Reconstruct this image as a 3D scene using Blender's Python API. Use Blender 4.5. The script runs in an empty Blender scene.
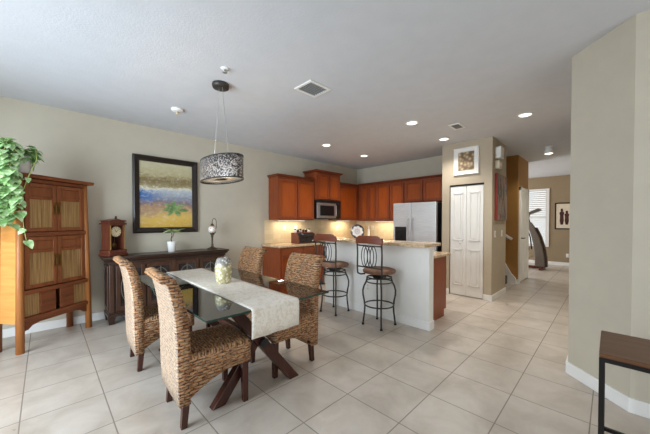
import bpy, bmesh, math, random
from mathutils import Vector, Matrix
C = bpy.context.scene.collection
S = bpy.context.scene
PI = math.pi
R = math.radians

# ------------------------------------------------------------------ camera
cd = bpy.data.cameras.new('camera'); cam = bpy.data.objects.new('camera', cd); C.objects.link(cam)
cd.sensor_width = 36; cd.lens = 36 * 283.135 / 650; cd.shift_y = 9.35 / 650; cd.clip_start = 0.05
YAW, PIT = R(45.264), R(-0.866)
fw = Vector((math.cos(YAW) * math.cos(PIT), math.sin(YAW) * math.cos(PIT), math.sin(PIT)))
rt = Vector((math.sin(YAW), -math.cos(YAW), 0)); up = rt.cross(fw)
cam.matrix_world = Matrix(((rt.x, up.x, -fw.x, 0), (rt.y, up.y, -fw.y, 0), (rt.z, up.z, -fw.z, 1.36), (0, 0, 0, 1)))
S.camera = cam
# ------------------------------------------------------------------ world, light, exposure
w = bpy.data.worlds.new('sky'); S.world = w; w.use_nodes = True
bg = w.node_tree.nodes['Background']; bg.inputs[0].default_value = (0.92, 0.96, 1.0, 1); bg.inputs[1].default_value = 1.25
S.view_settings.view_transform = 'Standard'; S.view_settings.look = 'None'
S.view_settings.gamma = 1; S.view_settings.use_curve_mapping = False
S.view_settings.exposure = 0.1
S.cycles.max_bounces = 10; S.cycles.diffuse_bounces = 7; S.cycles.glossy_bounces = 5
S.cycles.transparent_max_bounces = 12; S.cycles.sample_clamp_indirect = 6.0
S.cycles.use_denoising = True

def area(name, loc, direction, sx, sy, power, col):
    l = bpy.data.lights.new(name, 'AREA'); l.shape = 'RECTANGLE'; l.size = sx; l.size_y = sy; l.energy = power; l.color = col
    o = bpy.data.objects.new(name, l); C.objects.link(o); o.location = loc
    o.rotation_euler = Vector(direction).to_track_quat('-Z', 'Y').to_euler()
    return o
# daylight through glass doors inferred at left; south and hall lamps are added fill
dw = area('daylight_west', (-1.70, 2.6, 1.2), (1, 0.18, -0.04), 2.1, 2.8, 118, (0.74, 0.87, 1.0)); dw.data.spread = R(132)
area('fill_south', (0.7, -3.15, 1.25), (0, 1, 0), 3.0, 2.1, 44, (0.86, 0.93, 1.0))  # added fill lamp in an unseen near-wall opening
area('fill_hall', (9.6, 4.6, 1.5), (0, -1, 0), 2.2, 2.0, 110, (0.92, 0.96, 1.0))  # added fill lamp inside the far room, no window behind it

# ------------------------------------------------------------------ materials
def lin(c):
    f = lambda v: v / 12.92 if v <= 0.04045 else ((v + 0.055) / 1.055) ** 2.4
    return tuple(f(v / 255) for v in c) + (1,)
class NT:
    def __init__(s, name):
        s.m = bpy.data.materials.new(name); s.m.use_nodes = True
        s.t = s.m.node_tree; s.b = s.t.nodes['Principled BSDF']; s.out = s.t.nodes['Material Output']
    def n(s, typ, ins=None, **kw):
        x = s.t.nodes.new(typ)
        for k, v in kw.items(): setattr(x, k, v)
        for k, v in (ins or {}).items(): s.put(x.inputs[k], v)
        return x
    def put(s, sock, v):
        if isinstance(v, bpy.types.NodeSocket): s.t.links.new(v, sock)
        else: sock.default_value = v
    def coord(s, kind='Object'): return s.n('ShaderNodeTexCoord').outputs[kind]
    def mapping(s, scale, vec=None, rot=(0, 0, 0)):
        return s.n('ShaderNodeMapping', {'Vector': vec or s.coord(), 'Scale': scale, 'Rotation': rot}).outputs[0]
    def noise(s, vec, scale, detail=3, rough=0.5, dist=0.0):
        return s.n('ShaderNodeTexNoise', {'Vector': vec, 'Scale': scale, 'Detail': detail, 'Roughness': rough, 'Distortion': dist}).outputs['Fac']
    def ramp(s, fac, stops, interp='LINEAR'):
        r = s.n('ShaderNodeValToRGB', {'Fac': fac}); e = r.color_ramp.elements; r.color_ramp.interpolation = interp
        while len(e) < len(stops): e.new(0.5)
        for el, (p, c) in zip(e, stops): el.position = p; el.color = c
        return r.outputs[0]
    def mix(s, fac, a, b, mode='MIX'):
        x = s.n('ShaderNodeMix', data_type='RGBA', blend_type=mode)
        s.put(x.inputs[0], fac); s.put(x.inputs[6], a); s.put(x.inputs[7], b)
        return x.outputs[2]
    def math(s, op, a, b=0.0, c=None):
        x = s.n('ShaderNodeMath', operation=op); s.put(x.inputs[0], a); s.put(x.inputs[1], b)
        if c is not None: s.put(x.inputs[2], c)
        return x.outputs[0]
    def xyz(s, vec=None):
        return s.n('ShaderNodeSeparateXYZ', {0: vec or s.coord()}).outputs
    def comb(s, x, y, z): return s.n('ShaderNodeCombineXYZ', {0: x, 1: y, 2: z}).outputs[0]
    def bump(s, h, strength=0.3, dist=0.01):
        s.put(s.b.inputs['Normal'], s.n('ShaderNodeBump', {'Height': h, 'Strength': strength, 'Distance': dist}).outputs[0])
    def set(s, col=None, rough=None, metal=None, spec=None, **kw):
        if col is not None: s.put(s.b.inputs['Base Color'], col)
        if rough is not None: s.put(s.b.inputs['Roughness'], rough)
        if metal is not None: s.put(s.b.inputs['Metallic'], metal)
        if spec is not None: s.put(s.b.inputs['Specular IOR Level'], spec)
        for k, v in kw.items(): s.put(s.b.inputs[k], v)
        return s.m
def paint(name, c, rough=0.7, bump=0.08, scale=160, var=0.012):
    t = NT(name); n1 = t.noise(t.coord(), 6, 3)
    a = lin(c); b = tuple(min(1, x * (1 + var * 2)) for x in a[:3]) + (1,); d = tuple(x * (1 - var * 2) for x in a[:3]) + (1,)
    t.set(t.ramp(n1, [(0.3, d), (0.7, b)]), rough, spec=0.3)
    if bump: t.bump(t.noise(t.coord(), scale, 2), bump, 0.004)
    return t.m
def wood(name, c1, c2, axis='z', rough=0.4, scale=1.0, spec=0.4, contrast=(0.25, 0.75)):
    t = NT(name); sc = {'x': (1.2, 14, 14), 'y': (14, 1.2, 14), 'z': (14, 14, 1.2)}[axis]
    v = t.mapping(tuple(k * scale for k in sc))
    n = t.noise(v, 2.2, 5, 0.6, 0.6); n2 = t.noise(t.coord(), 3.0, 2)
    f = t.math('ADD', t.math('MULTIPLY', n, 0.75), t.math('MULTIPLY', n2, 0.25))
    t.set(t.ramp(f, [(contrast[0], lin(c1)), (contrast[1], lin(c2))]), rough, spec=spec)
    t.bump(n, 0.06, 0.003)
    return t.m
def plain(name, c, rough=0.5, metal=0.0, spec=0.5, var=0.06, sc=20, **kw):
    t = NT(name); a = lin(c)
    t.set(t.ramp(t.noise(t.coord(), sc, 3), [(0.3, tuple(x * (1 - var) for x in a[:3]) + (1,)), (0.7, tuple(min(1, x * (1 + var)) for x in a[:3]) + (1,))]), rough, metal, spec, **kw)
    return t.m
def emit(name, c, strength):
    t = NT(name); t.set(lin(c), 0.5); t.put(t.b.inputs['Emission Color'], lin(c)); t.b.inputs['Emission Strength'].default_value = strength
    return t.m

M = {}
M['wall'] = paint('greige_wall', (194, 186, 168))
M['grey_wall'] = M['wall']
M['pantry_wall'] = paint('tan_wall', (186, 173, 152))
M['mustard'] = paint('mustard_wall', (166, 122, 66))
M['hall_wall'] = paint('hall_tan_wall', (152, 134, 108))
M['ceiling'] = paint('ceiling_knockdown', (206, 208, 212), 0.85, 0.35, 55, 0.012)
M['white'] = paint('white_trim', (236, 235, 231), 0.4, 0, 0, 0.01)
M['cherry'] = wood('cherry_cabinet', (114, 52, 24), (152, 74, 36), 'z', 0.32)
M['cherry_panel'] = wood('cherry_door_panel', (140, 62, 20), (170, 84, 30), 'z', 0.32)
M['cherry_x'] = wood('cherry_cabinet_horizontal', (114, 56, 28), (154, 82, 44), 'x', 0.32)
M['cherry_dark'] = wood('cherry_crown', (92, 42, 22), (126, 60, 32), 'x', 0.35)
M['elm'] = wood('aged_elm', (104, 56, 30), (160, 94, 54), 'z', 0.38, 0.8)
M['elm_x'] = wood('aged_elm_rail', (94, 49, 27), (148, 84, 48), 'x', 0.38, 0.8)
M['elm_side_lit'] = wood('sidelit_panel', (196, 128, 62), (226, 164, 92), 'y', 0.4, 0.7)  # window light on the armoire side put into a lighter wood colour
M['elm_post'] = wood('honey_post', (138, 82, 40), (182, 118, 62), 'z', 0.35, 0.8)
M['frame_black'] = wood('ebonised_wood', (26, 20, 17), (50, 38, 31), 'x', 0.3)
M['espresso'] = wood('espresso_wood', (36, 24, 18), (66, 44, 33), 'x', 0.3)
M['espresso_z'] = wood('espresso_wood_upright', (48, 31, 22), (88, 58, 42), 'z', 0.3)
M['mahogany'] = wood('dark_mahogany', (46, 24, 18), (80, 42, 32), 'z', 0.25)
M['clockwood'] = wood('clock_walnut', (84, 42, 30), (126, 70, 50), 'z', 0.35)
M['crest'] = wood('stool_crest_wood', (92, 46, 30), (138, 76, 52), 'y', 0.35)
M['tablewood'] = wood('rustic_console_wood', (78, 50, 32), (118, 80, 52), 'y', 0.4)
M['iron'] = plain('dark_iron', (66, 62, 57), 0.42, 0.5)
M['black'] = plain('black_metal', (28, 26, 25), 0.4, 0.3)
M['blackplastic'] = plain('black_plastic', (16, 16, 17), 0.3)
M['steel'] = plain('steel_trim', (190, 190, 188), 0.3, 0.9)
M['pewter'] = plain('pewter', (120, 112, 102), 0.4, 0.3)
M['louver'] = plain('grey_louver', (168, 170, 172), 0.5)
M['brass'] = plain('aged_brass', (128, 98, 52), 0.4, 0.85)
M['bronze'] = plain('antique_bronze', (92, 80, 66), 0.35, 0.8)
M['ceramic'] = plain('white_ceramic', (238, 236, 230), 0.25, var=0.02)
M['plastic'] = plain('white_plastic', (236, 235, 230), 0.4, var=0.02)
M['ivory'] = plain('ivory_plastic', (218, 206, 178), 0.4, var=0.02)
M['soil'] = plain('soil', (58, 42, 30), 0.9)
M['lens'] = emit('lit_lens', (255, 246, 226), 3.0)
M['track_shade'] = plain('track_shadow', (30, 26, 22), 0.7)  # dark colour standing in for shade above the pantry door

def m_floor():
    t = NT('beige_floor_tile'); p = 0.4556; x, y, z = t.xyz()
    ux = t.math('DIVIDE', t.math('SUBTRACT', x, 0.323), p); uy = t.math('DIVIDE', t.math('SUBTRACT', y, 0.995), p)
    ex = t.math('ABSOLUTE', t.math('SUBTRACT', t.math('FRACT', ux), 0.5)); ey = t.math('ABSOLUTE', t.math('SUBTRACT', t.math('FRACT', uy), 0.5))
    e = t.math('MAXIMUM', ex, ey)
    g = t.n('ShaderNodeMapRange', {'Value': e, 'From Min': 0.4895, 'From Max': 0.4945}).outputs[0]
    idx = t.comb(t.math('FLOOR', ux), t.math('FLOOR', uy), 0.0)
    wn = t.n('ShaderNodeTexWhiteNoise', {'Vector': idx}).outputs['Value']
    n1 = t.noise(t.coord(), 3.2, 6, 0.62, 0.5)
    base = t.ramp(n1, [(0.28, lin((176, 165, 152))), (0.55, lin((198, 188, 176))), (0.78, lin((211, 203, 192)))])
    tile = t.mix(t.math('MULTIPLY', wn, 0.16), base, lin((170, 158, 144)))
    t.set(t.mix(g, tile, lin((142, 131, 119))), t.n('ShaderNodeMapRange', {'Value': n1, 'To Min': 0.2, 'To Max': 0.36}).outputs[0], spec=0.5)
    t.put(t.b.inputs['Roughness'], t.math('MAXIMUM', t.math('MULTIPLY', g, 0.8), t.n('ShaderNodeMapRange', {'Value': n1, 'To Min': 0.22, 'To Max': 0.40}).outputs[0]))
    t.bump(t.math('SUBTRACT', t.math('MULTIPLY', n1, 0.06), g), 0.35, 0.004)
    return t.m
M['floor'] = m_floor()
def m_granite():
    t = NT('beige_granite'); v = t.coord()
    n1 = t.noise(v, 30, 6, 0.7); n2 = t.n('ShaderNodeTexVoronoi', {'Vector': v, 'Scale': 95.0}).outputs['Distance']
    a = t.ramp(n1, [(0.3, lin((122, 92, 66))), (0.48, lin((206, 176, 138))), (0.7, lin((230, 210, 180)))])
    t.set(t.mix(t.ramp(n2, [(0.1, (0.55, 0.55, 0.55, 1)), (0.35, (0, 0, 0, 1))]), a, lin((96, 72, 54))), 0.18)
    return t.m
M['granite'] = m_granite()
def m_splash():
    t = NT('cream_backsplash'); x, y, z = t.xyz(); v = t.comb(t.math('ADD', x, y), z, 0.0)
    b = t.n('ShaderNodeTexBrick', {'Vector': v, 'Color1': lin((222, 206, 172)), 'Color2': lin((212, 194, 158)), 'Mortar': lin((198, 182, 150)), 'Scale': 1.0, 'Mortar Size': 0.002, 'Brick Width': 0.1, 'Row Height': 0.1}, offset=0.0)
    t.set(b.outputs['Color'], 0.45); return t.m
M['splash'] = m_splash()
def m_weave(name, top=False, pale=0.0):
    t = NT(name); x, y, z = t.xyz()
    nz = t.n('ShaderNodeTexNoise', {'Vector': t.coord(), 'Scale': 16.0, 'Detail': 2.0}).outputs['Color']
    n3 = t.xyz(nz)
    d = lambda o, k: t.math('MULTIPLY', t.math('SUBTRACT', o, 0.5), k)
    if top: u, v = t.math('ADD', y, d(n3[0], 0.03)), t.math('ADD', x, d(n3[1], 0.03))
    else: u, v = t.math('ADD', t.math('ADD', x, y), d(n3[0], 0.03)), t.math('ADD', z, d(n3[1], 0.022))
    vec = t.comb(u, v, 0.0)
    b = t.n('ShaderNodeTexBrick', {'Vector': vec, 'Color1': lin((192, 134, 84)), 'Color2': lin((136, 82, 46)), 'Mortar': lin((44, 26, 16)), 'Scale': 1.0, 'Mortar Size': 0.004, 'Mortar Smooth': 0.7, 'Bias': 0.0, 'Brick Width': 0.056, 'Row Height': 0.021}, offset=0.5)
    st = t.noise(t.comb(t.math('MULTIPLY', u, 24.0), t.math('MULTIPLY', v, 95.0), 0.0), 1.0, 3, 0.7)
    c = t.mix(t.ramp(st, [(0.45, (0, 0, 0, 1)), (0.68, (0.9, 0.9, 0.9, 1))]), b.outputs['Color'], lin((222, 188, 148)))
    c = t.mix(t.ramp(st, [(0.30, (0.85, 0.85, 0.85, 1)), (0.42, (0, 0, 0, 1))]), c, lin((70, 40, 24)))
    if pale:
        c = t.mix(pale, c, lin((228, 210, 188)))  # window light washing the chair backs, mixed into the weave colour
        c = t.mix(t.ramp(t.noise(t.coord(), 62, 3, 0.7), [(0.36, (0.85, 0.85, 0.85, 1)), (0.46, (0, 0, 0, 1))]), c, lin((84, 66, 56)))
    t.set(c, 0.5, spec=0.35)
    h = t.math('ADD', t.math('MULTIPLY', b.outputs['Fac'], -1.0), t.math('MULTIPLY', st, 0.8))
    t.bump(h, 0.9, 0.012)
    return t.m
M['weave'] = m_weave('seagrass_weave'); M['weave_top'] = m_weave('seagrass_weave_seat', True); M['weave_back_lit'] = m_weave('seagrass_weave_back_lit', False, 0.45)
def m_glass(name, tint, rough=0.0, ior=1.5):
    t = NT(name); tr = t.n('ShaderNodeBsdfTransparent', {'Color': tint}); gl = t.n('ShaderNodeBsdfGlossy', {'Color': (1, 1, 1, 1), 'Roughness': rough})
    fr = t.n('ShaderNodeFresnel', {'IOR': ior}); mx = t.n('ShaderNodeMixShader', {0: fr.outputs[0], 1: tr.outputs[0], 2: gl.outputs[0]})
    t.t.links.new(mx.outputs[0], t.out.inputs[0]); return t.m
M['glass'] = m_glass('table_glass', (0.88, 0.92, 0.89, 1), 0.0, 2.8)
M['pane'] = m_glass('clear_pane', (0.93, 0.95, 0.95, 1))
M['glass_edge'] = plain('green_glass_edge', (42, 66, 58), 0.1)
M['darkpane'] = plain('smoky_glass', (46, 42, 40), 0.08, var=0.4, sc=9)
def m_runner():
    t = NT('cream_damask'); n = t.noise(t.coord(), 22, 3, 0.6, 1.5)
    t.set(t.ramp(n, [(0.42, lin((226, 216, 200))), (0.52, lin((240, 234, 222)))]), 0.6, spec=0.3)
    t.bump(t.noise(t.coord(), 300, 2), 0.15, 0.002); return t.m
M['runner'] = m_runner()
def m_split():
    t = NT('split_bamboo_panel'); v = t.mapping((55, 55, 1.5)); n = t.noise(v, 1.6, 3, 0.6)
    t.set(t.ramp(n, [(0.3, lin((120, 86, 48))), (0.55, lin((170, 132, 82))), (0.75, lin((194, 162, 112)))]), 0.55); t.bump(n, 0.5, 0.006); return t.m
M['bamboo'] = m_split()
def m_fridge():
    t = NT('brushed_steel'); x, y, z = t.xyz()
    n = t.noise(t.mapping((3, 3, 160)), 2, 3)
    t.set(t.ramp(n, [(0.3, lin((196, 198, 200))), (0.7, lin((224, 226, 228)))]), 0.42, 0.55)
    wv = t.noise(t.mapping((1, 1.3, 4.5)), 1.6, 2)
    t.bump(wv, 0.25, 0.02); return t.m
M['fridge'] = m_fridge()
def m_leaf(name, c1, c2):
    t = NT(name); n = t.noise(t.coord(), 26, 3)
    t.set(t.ramp(n, [(0.35, lin(c1)), (0.65, lin(c2))]), 0.35, spec=0.5); t.b.inputs['Subsurface Weight'].default_value = 0.0
    return t.m
M['leaf'] = m_leaf('pothos_leaf', (136, 190, 112), (216, 236, 188)); M['vine'] = plain('pale_vine', (176, 190, 110), 0.5)
M['twig'] = plain('brown_twig', (92, 64, 40), 0.6); M['paleleaf'] = m_leaf('pale_leaf', (150, 178, 110), (190, 206, 150))
M['seat_fabric'] = plain('brown_suede_seat', (128, 92, 70), 0.7, var=0.3, sc=14)

# ------------------------------------------------------------------ mesh builder
class MB:
    def __init__(s): s.v = []; s.f = []; s.mi = []; s.M = Matrix.Identity(4)
    def add(s, vs, fs, mi=0):
        o = len(s.v); s.v += [tuple(s.M @ Vector(p)) for p in vs]
        s.f += [tuple(i + o for i in f) for f in fs]; s.mi += [mi] * len(fs); return s
    def box(s, x0, x1, y0, y1, z0, z1, mi=0):
        vs = [(x, y, z) for z in (z0, z1) for y in (y0, y1) for x in (x0, x1)]
        return s.add(vs, [(0, 2, 3, 1), (4, 5, 7, 6), (0, 1, 5, 4), (2, 6, 7, 3), (0, 4, 6, 2), (1, 3, 7, 5)], mi)
    def prism(s, pts, z0, z1, mi=0):
        n = len(pts); vs = [(x, y, z0) for x, y in pts] + [(x, y, z1) for x, y in pts]
        return s.add(vs, [tuple(range(n))[::-1], tuple(range(n, 2 * n))] + [(i, (i + 1) % n, n + (i + 1) % n, n + i) for i in range(n)], mi)
    def frust(s, a, b, z0, z1, ca=(0, 0), cb=(0, 0), mi=0):   # tapered square post: half sizes a, b
        vs = [(ca[0] + i * a[0], ca[1] + j * a[1], z0) for i, j in ((-1, -1), (1, -1), (1, 1), (-1, 1))] + [(cb[0] + i * b[0], cb[1] + j * b[1], z1) for i, j in ((-1, -1), (1, -1), (1, 1), (-1, 1))]
        return s.add(vs, [(3, 2, 1, 0), (4, 5, 6, 7), (0, 1, 5, 4), (1, 2, 6, 5), (2, 3, 7, 6), (3, 0, 4, 7)], mi)
    def lathe(s, prof, n=24, c=(0, 0, 0), mi=0, sx=1, sy=1, caps=True):
        vs = []; k = len(prof)
        for r, z in prof:
            for i in range(n):
                a = 2 * PI * i / n; vs.append((c[0] + r * sx * math.cos(a), c[1] + r * sy * math.sin(a), c[2] + z))
        fs = [(j * n + i, j * n + (i + 1) % n, (j + 1) * n + (i + 1) % n, (j + 1) * n + i) for j in range(k - 1) for i in range(n)]
        if caps: fs += [tuple(range(n))[::-1], tuple(range((k - 1) * n, k * n))]
        return s.add(vs, fs, mi)
    def tube(s, pts, r, n=8, mi=0, closed=False):
        P = [Vector(p) for p in pts]; m = len(P); vs = []; fs = []
        rr = r if isinstance(r, (list, tuple)) else [r] * m
        ref = None
        for i, p in enumerate(P):
            if closed: d = P[(i + 1) % m] - P[i - 1]
            else: d = P[min(i + 1, m - 1)] - P[max(i - 1, 0)]
            d.normalize()
            if ref is None:
                ref = Vector((0, 0, 1)) if abs(d.z) < 0.9 else Vector((1, 0, 0))
                ref = (ref - d * ref.dot(d)).normalized()
            else: ref = (ref - d * ref.dot(d)).normalized()
            b = d.cross(ref)
            for k in range(n):
                a = 2 * PI * k / n; vs.append(tuple(p + (ref * math.cos(a) + b * math.sin(a)) * rr[i]))
        seg = m if closed else m - 1
        for i in range(seg):
            j = (i + 1) % m
            for k in range(n): fs.append((i * n + k, i * n + (k + 1) % n, j * n + (k + 1) % n, j * n + k))
        if not closed: fs += [tuple(range(n))[::-1], tuple(range((m - 1) * n, m * n))]
        return s.add(vs, fs, mi)
    def bar(s, a, b, wdt, t, upv=(0, 0, 1), mi=0):            # rectangular beam from a to b
        a, b = Vector(a), Vector(b); d = (b - a).normalized(); u = Vector(upv); u = (u - d * u.dot(d)).normalized(); q = d.cross(u)
        vs = [tuple(p + q * i * wdt / 2 + u * j * t / 2) for p in (a, b) for i, j in ((-1, -1), (1, -1), (1, 1), (-1, 1))]
        return s.add(vs, [(3, 2, 1, 0), (4, 5, 6, 7), (0, 1, 5, 4), (1, 2, 6, 5), (2, 3, 7, 6), (3, 0, 4, 7)], mi)
    def build(s, name, mats, parent=None, smooth=False, bevel=0, seg=2, loc=None, subsurf=0, rotz=None):
        me = bpy.data.meshes.new(name); me.from_pydata(s.v, [], s.f)
        for m in (mats if isinstance(mats, (list, tuple)) else [mats]): me.materials.append(m)
        me.polygons.foreach_set('material_index', s.mi)
        bm = bmesh.new(); bm.from_mesh(me); bmesh.ops.recalc_face_normals(bm, faces=bm.faces); bm.to_mesh(me); bm.free()
        if smooth: me.polygons.foreach_set('use_smooth', [True] * len(me.polygons))
        o = bpy.data.objects.new(name, me); C.objects.link(o)
        if parent: o.parent = parent
        if loc: o.location = loc
        if rotz: o.rotation_euler.z = rotz
        if bevel:
            b = o.modifiers.new('bevel', 'BEVEL'); b.width = bevel; b.segments = seg; b.limit_method = 'ANGLE'; b.angle_limit = R(40)
        if subsurf:
            q = o.modifiers.new('sub', 'SUBSURF'); q.levels = q.render_levels = subsurf
        return o
def bx(*a): return MB().box(*a)
def thing(name, label, cat, loc=(0, 0, 0), rz=0, group=None):
    o = bpy.data.objects.new(name, None); C.objects.link(o); o.empty_display_size = 0.1
    o.location = loc; o.rotation_euler = (0, 0, rz); return tag(o, label, cat, group)
def tag(o, label, cat, group=None):
    o['label'] = label; o['category'] = cat
    if group: o['group'] = group
    return o
def struct(o): o['kind'] = 'structure'; return o
def copy_tree(o, parent=None):
    c = o.copy(); C.objects.link(c)
    if parent: c.parent = parent
    for ch in list(o.children): copy_tree(ch, c)
    return c
def dup(o, loc, rz, label):
    c = copy_tree(o); c.location = loc; c.rotation_euler = (0, 0, rz); c['label'] = label; return c
def torus(mb, c, r, t, n=36, k=8, mi=0):
    return mb.tube([(c[0] + r * math.cos(2 * PI * i / n), c[1] + r * math.sin(2 * PI * i / n), c[2]) for i in range(n)], t, k, mi, True)

# ================================================================== STRUCTURE
CE = 2.82; YA = 5.0; XB = 6.2
struct(bx(-1.75, 11.8, -3.2, 6.2, -0.12, 0).build('floor', M['floor']))
struct(bx(-1.75, 11.8, -3.2, 6.2, CE, CE + 0.12).build('ceiling', M['ceiling']))
struct(bx(-1.75, 6.32, YA, YA + 0.12, 0, CE).build('wall_left', M['wall']))
struct(bx(XB, XB + 0.12, 2.29, YA, 0, CE).build('wall_back', M['wall']))
# window wall behind/left of the camera, with a wide opening for glass doors, and the near wall
m = MB(); m.box(-1.75, -1.63, -3.2, 1.15, 0, CE); m.box(-1.75, -1.63, 4.05, YA, 0, CE); m.box(-1.75, -1.63, 1.15, 4.05, 2.35, CE)
struct(m.build('wall_rear', M['wall']))
m = MB(); m.box(-1.63, -0.85, -3.15, -3.03, 0, CE); m.box(2.25, 2.96, -3.15, -3.03, 0, CE); m.box(-0.85, 2.25, -3.15, -3.03, 2.35, CE)  # opening in the near wall added for the south fill lamp
struct(m.build('wall_near', M['wall']))
# angled wall on the right and the hall side behind it
m = MB(); m.prism([(2.967, -3.15), (3.1, -3.15), (3.1, -0.17), (3.41, 0.15), (11.5, 0.15), (11.5, 0.258), (3.335, 0.258), (2.967, -0.11)], 0, CE)
struct(m.build('wall_right', M['wall']))
m = MB(); a = (2.967, -0.11); b = (3.335, 0.258); k = 0.016
m.prism([(2.967, -3.0), a, b, (11.4, 0.258), (11.4, 0.258 + k), (b[0] - 0.006, b[1] + k), (a[0] - k, a[1] + 0.008), (2.967 - k, -3.0)], 0, 0.105)
struct(m.build('baseboard_right', M['white'], bevel=0.004))
# pantry closet block with door recess
px0, px1, py0, py1 = 5.43, 6.34, 1.43, 2.285
dy0, dy1, dh = 1.555, 2.145, 2.05
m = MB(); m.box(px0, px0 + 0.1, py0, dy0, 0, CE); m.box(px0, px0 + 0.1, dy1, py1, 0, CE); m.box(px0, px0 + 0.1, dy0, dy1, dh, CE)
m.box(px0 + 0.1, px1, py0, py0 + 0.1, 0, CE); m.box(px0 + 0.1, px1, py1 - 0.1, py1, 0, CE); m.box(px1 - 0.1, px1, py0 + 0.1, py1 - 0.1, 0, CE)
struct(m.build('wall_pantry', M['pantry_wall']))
m = MB(); m.box(px0 + 0.01, px0 + 0.09, dy0 + 0.005, dy1 - 0.005, dh - 0.028, dh - 0.001)  # dark strip in place of the shadow in the bifold track gap
struct(m.build('trim_track_shadow', M['track_shade']))
m = MB(); k = 0.015
m.box(px0 - k, px0, py0 - k, dy0, 0, 0.1); m.box(px0 - k, px0, dy1, py1, 0, 0.1); m.box(px0, px1, py0 - k, py0, 0, 0.1)
struct(m.build('baseboard_pantry', M['white'], bevel=0.004))
def panel_leaf(mb, x, y0, y1, z0, z1, rows, nx=-1, t=0.034):
    """moulded door leaf in a plane of constant x; front face looks along nx"""
    mb.box(x, x + t, y0, y1, z0, z1)
    for a, b in rows:
        ya, yb = y0 + 0.055, y1 - 0.055
        fr = [(ya, yb, a, a + 0.018), (ya, yb, b - 0.018, b), (ya, ya + 0.018, a, b), (yb - 0.018, yb, a, b)]
        for q in fr: mb.box(x - 0.014, x + 0.002, *q)
        mb.box(x - 0.012, x + 0.002, ya + 0.045, yb - 0.045, a + 0.045, b - 0.045)
d1 = MB().build('door_1', M['white']); struct(d1)
for y0, y1 in ((dy0 + 0.012, 1.848), (1.852, dy1 - 0.012)):
    m = MB(); panel_leaf(m, px0 + 0.02, y0, y1, 0.012, dh - 0.032, [(0.2, 0.86), (1.02, 1.9)])
    m.build('door_leaf', M['white'], d1, bevel=0.003)
MB().lathe([(0.006, 0), (0.008, 0.012), (0.017, 0.02), (0.018, 0.03), (0.008, 0.037)], 14).build('door_knob', M['plastic'], d1, True, loc=(px0 + 0.021, 1.95, 0.98)).rotation_euler = (0, -PI / 2, 0)
# mustard column beside the stairs, its closet door
cx0, cx1 = 7.34, 8.42
m = MB(); m.box(cx0, cx1, 1.43, 3.4, 0, CE)
struct(m.build('wall_stair', M['mustard']))
m = MB(); m.box(6.32, 7.34, 3.3, 3.4, 0, CE); struct(m.build('wall_landing', M['mustard']))
d2 = MB().build('door_2', M['white']); struct(d2)
m = MB(); m.M = Matrix.Rotation(R(90), 4, 'Z') @ Matrix.Identity(4)
# local: leaf plane of constant x facing -x  -> world facing -y
m.M = Matrix(((0, -1, 0, 0), (1, 0, 0, 1.413), (0, 0, 1, 0), (0, 0, 0, 1)))
for a, b in ((-8.29, -7.9), (-7.9, -7.49)): pass
panel_leaf(m, -0.004, -8.29, -7.49, 0.02, 2.06, [], t=0.018)
for ya, yb in ((-8.29, -7.875), (-7.905, -7.49)):
    for a, b in ((0.2, 0.9), (1.05, 1.9)):
        m.box(-0.012, 0.0, ya + 0.09, yb - 0.09, a, b)
m.build('door_leaf', M['white'], d2, bevel=0.003)
m = MB(); m.box(7.41, 7.49, 1.40, 1.429, 0, 2.14); m.box(8.29, 8.37, 1.40, 1.429, 0, 2.14); m.box(7.41, 8.37, 1.40, 1.429, 2.06, 2.14)
m.build('door_frame', M['white'], d2, bevel=0.004)
m = MB(); m.tube([(7.57, 1.409, 1.0), (7.57, 1.36, 1.0), (7.68, 1.355, 1.0)], 0.011, 8); m.build('door_handle', M['bronze'], d2, True)
m = MB(); m.box(cx0 - 0.015, cx0, 1.415, 1.47, 0, 0.1); m.box(cx0, 7.41, 1.415, 1.43, 0, 0.1); m.box(8.37, 8.42, 1.415, 1.43, 0, 0.1)
struct(m.build('baseboard_stair', M['white'], bevel=0.003))
# stairs rising between pantry and mustard wall, with white skirt board
m = MB()
for i in range(6): m.box(6.36, cx0 - 0.07, 1.60 + i * 0.27, 3.28, i * 0.18, (i + 1) * 0.18)
struct(m.build('trim_stairs', M['mahogany'], bevel=0.006))
m = MB(); sk = [(1.45, 0.0), (1.45, 0.13), (1.53, 0.22), (1.66, 0.46), (3.25, 1.52), (3.25, 1.12), (1.6, 0.0)]
m.add([(cx0 - 0.06, y, z) for y, z in sk] + [(cx0 - 0.003, y, z) for y, z in sk], [tuple(range(7)), tuple(range(7, 14))[::-1]] + [(i, (i + 1) % 7, 7 + (i + 1) % 7, 7 + i) for i in range(7)])
struct(m.build('trim_skirt', M['white']))
hr = thing('handrail', 'white stair handrail on the mustard wall beside the closet', 'handrail', (cx0 - 0.06, 1.52, 0.98))
m = MB(); m.bar((0, 0, 0), (0, 1.6, 1.07), 0.045, 0.055); m.build('rail', M['white'], hr, bevel=0.01)
for yy in (0.1, 1.3):
    m = MB(); m.tube([(0, yy, yy * 0.66 - 0.025), (0.02, yy, yy * 0.66 - 0.07), (0.057, yy, yy * 0.66 - 0.07)], 0.008, 8); m.build('bracket', M['steel'], hr, True)
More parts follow.
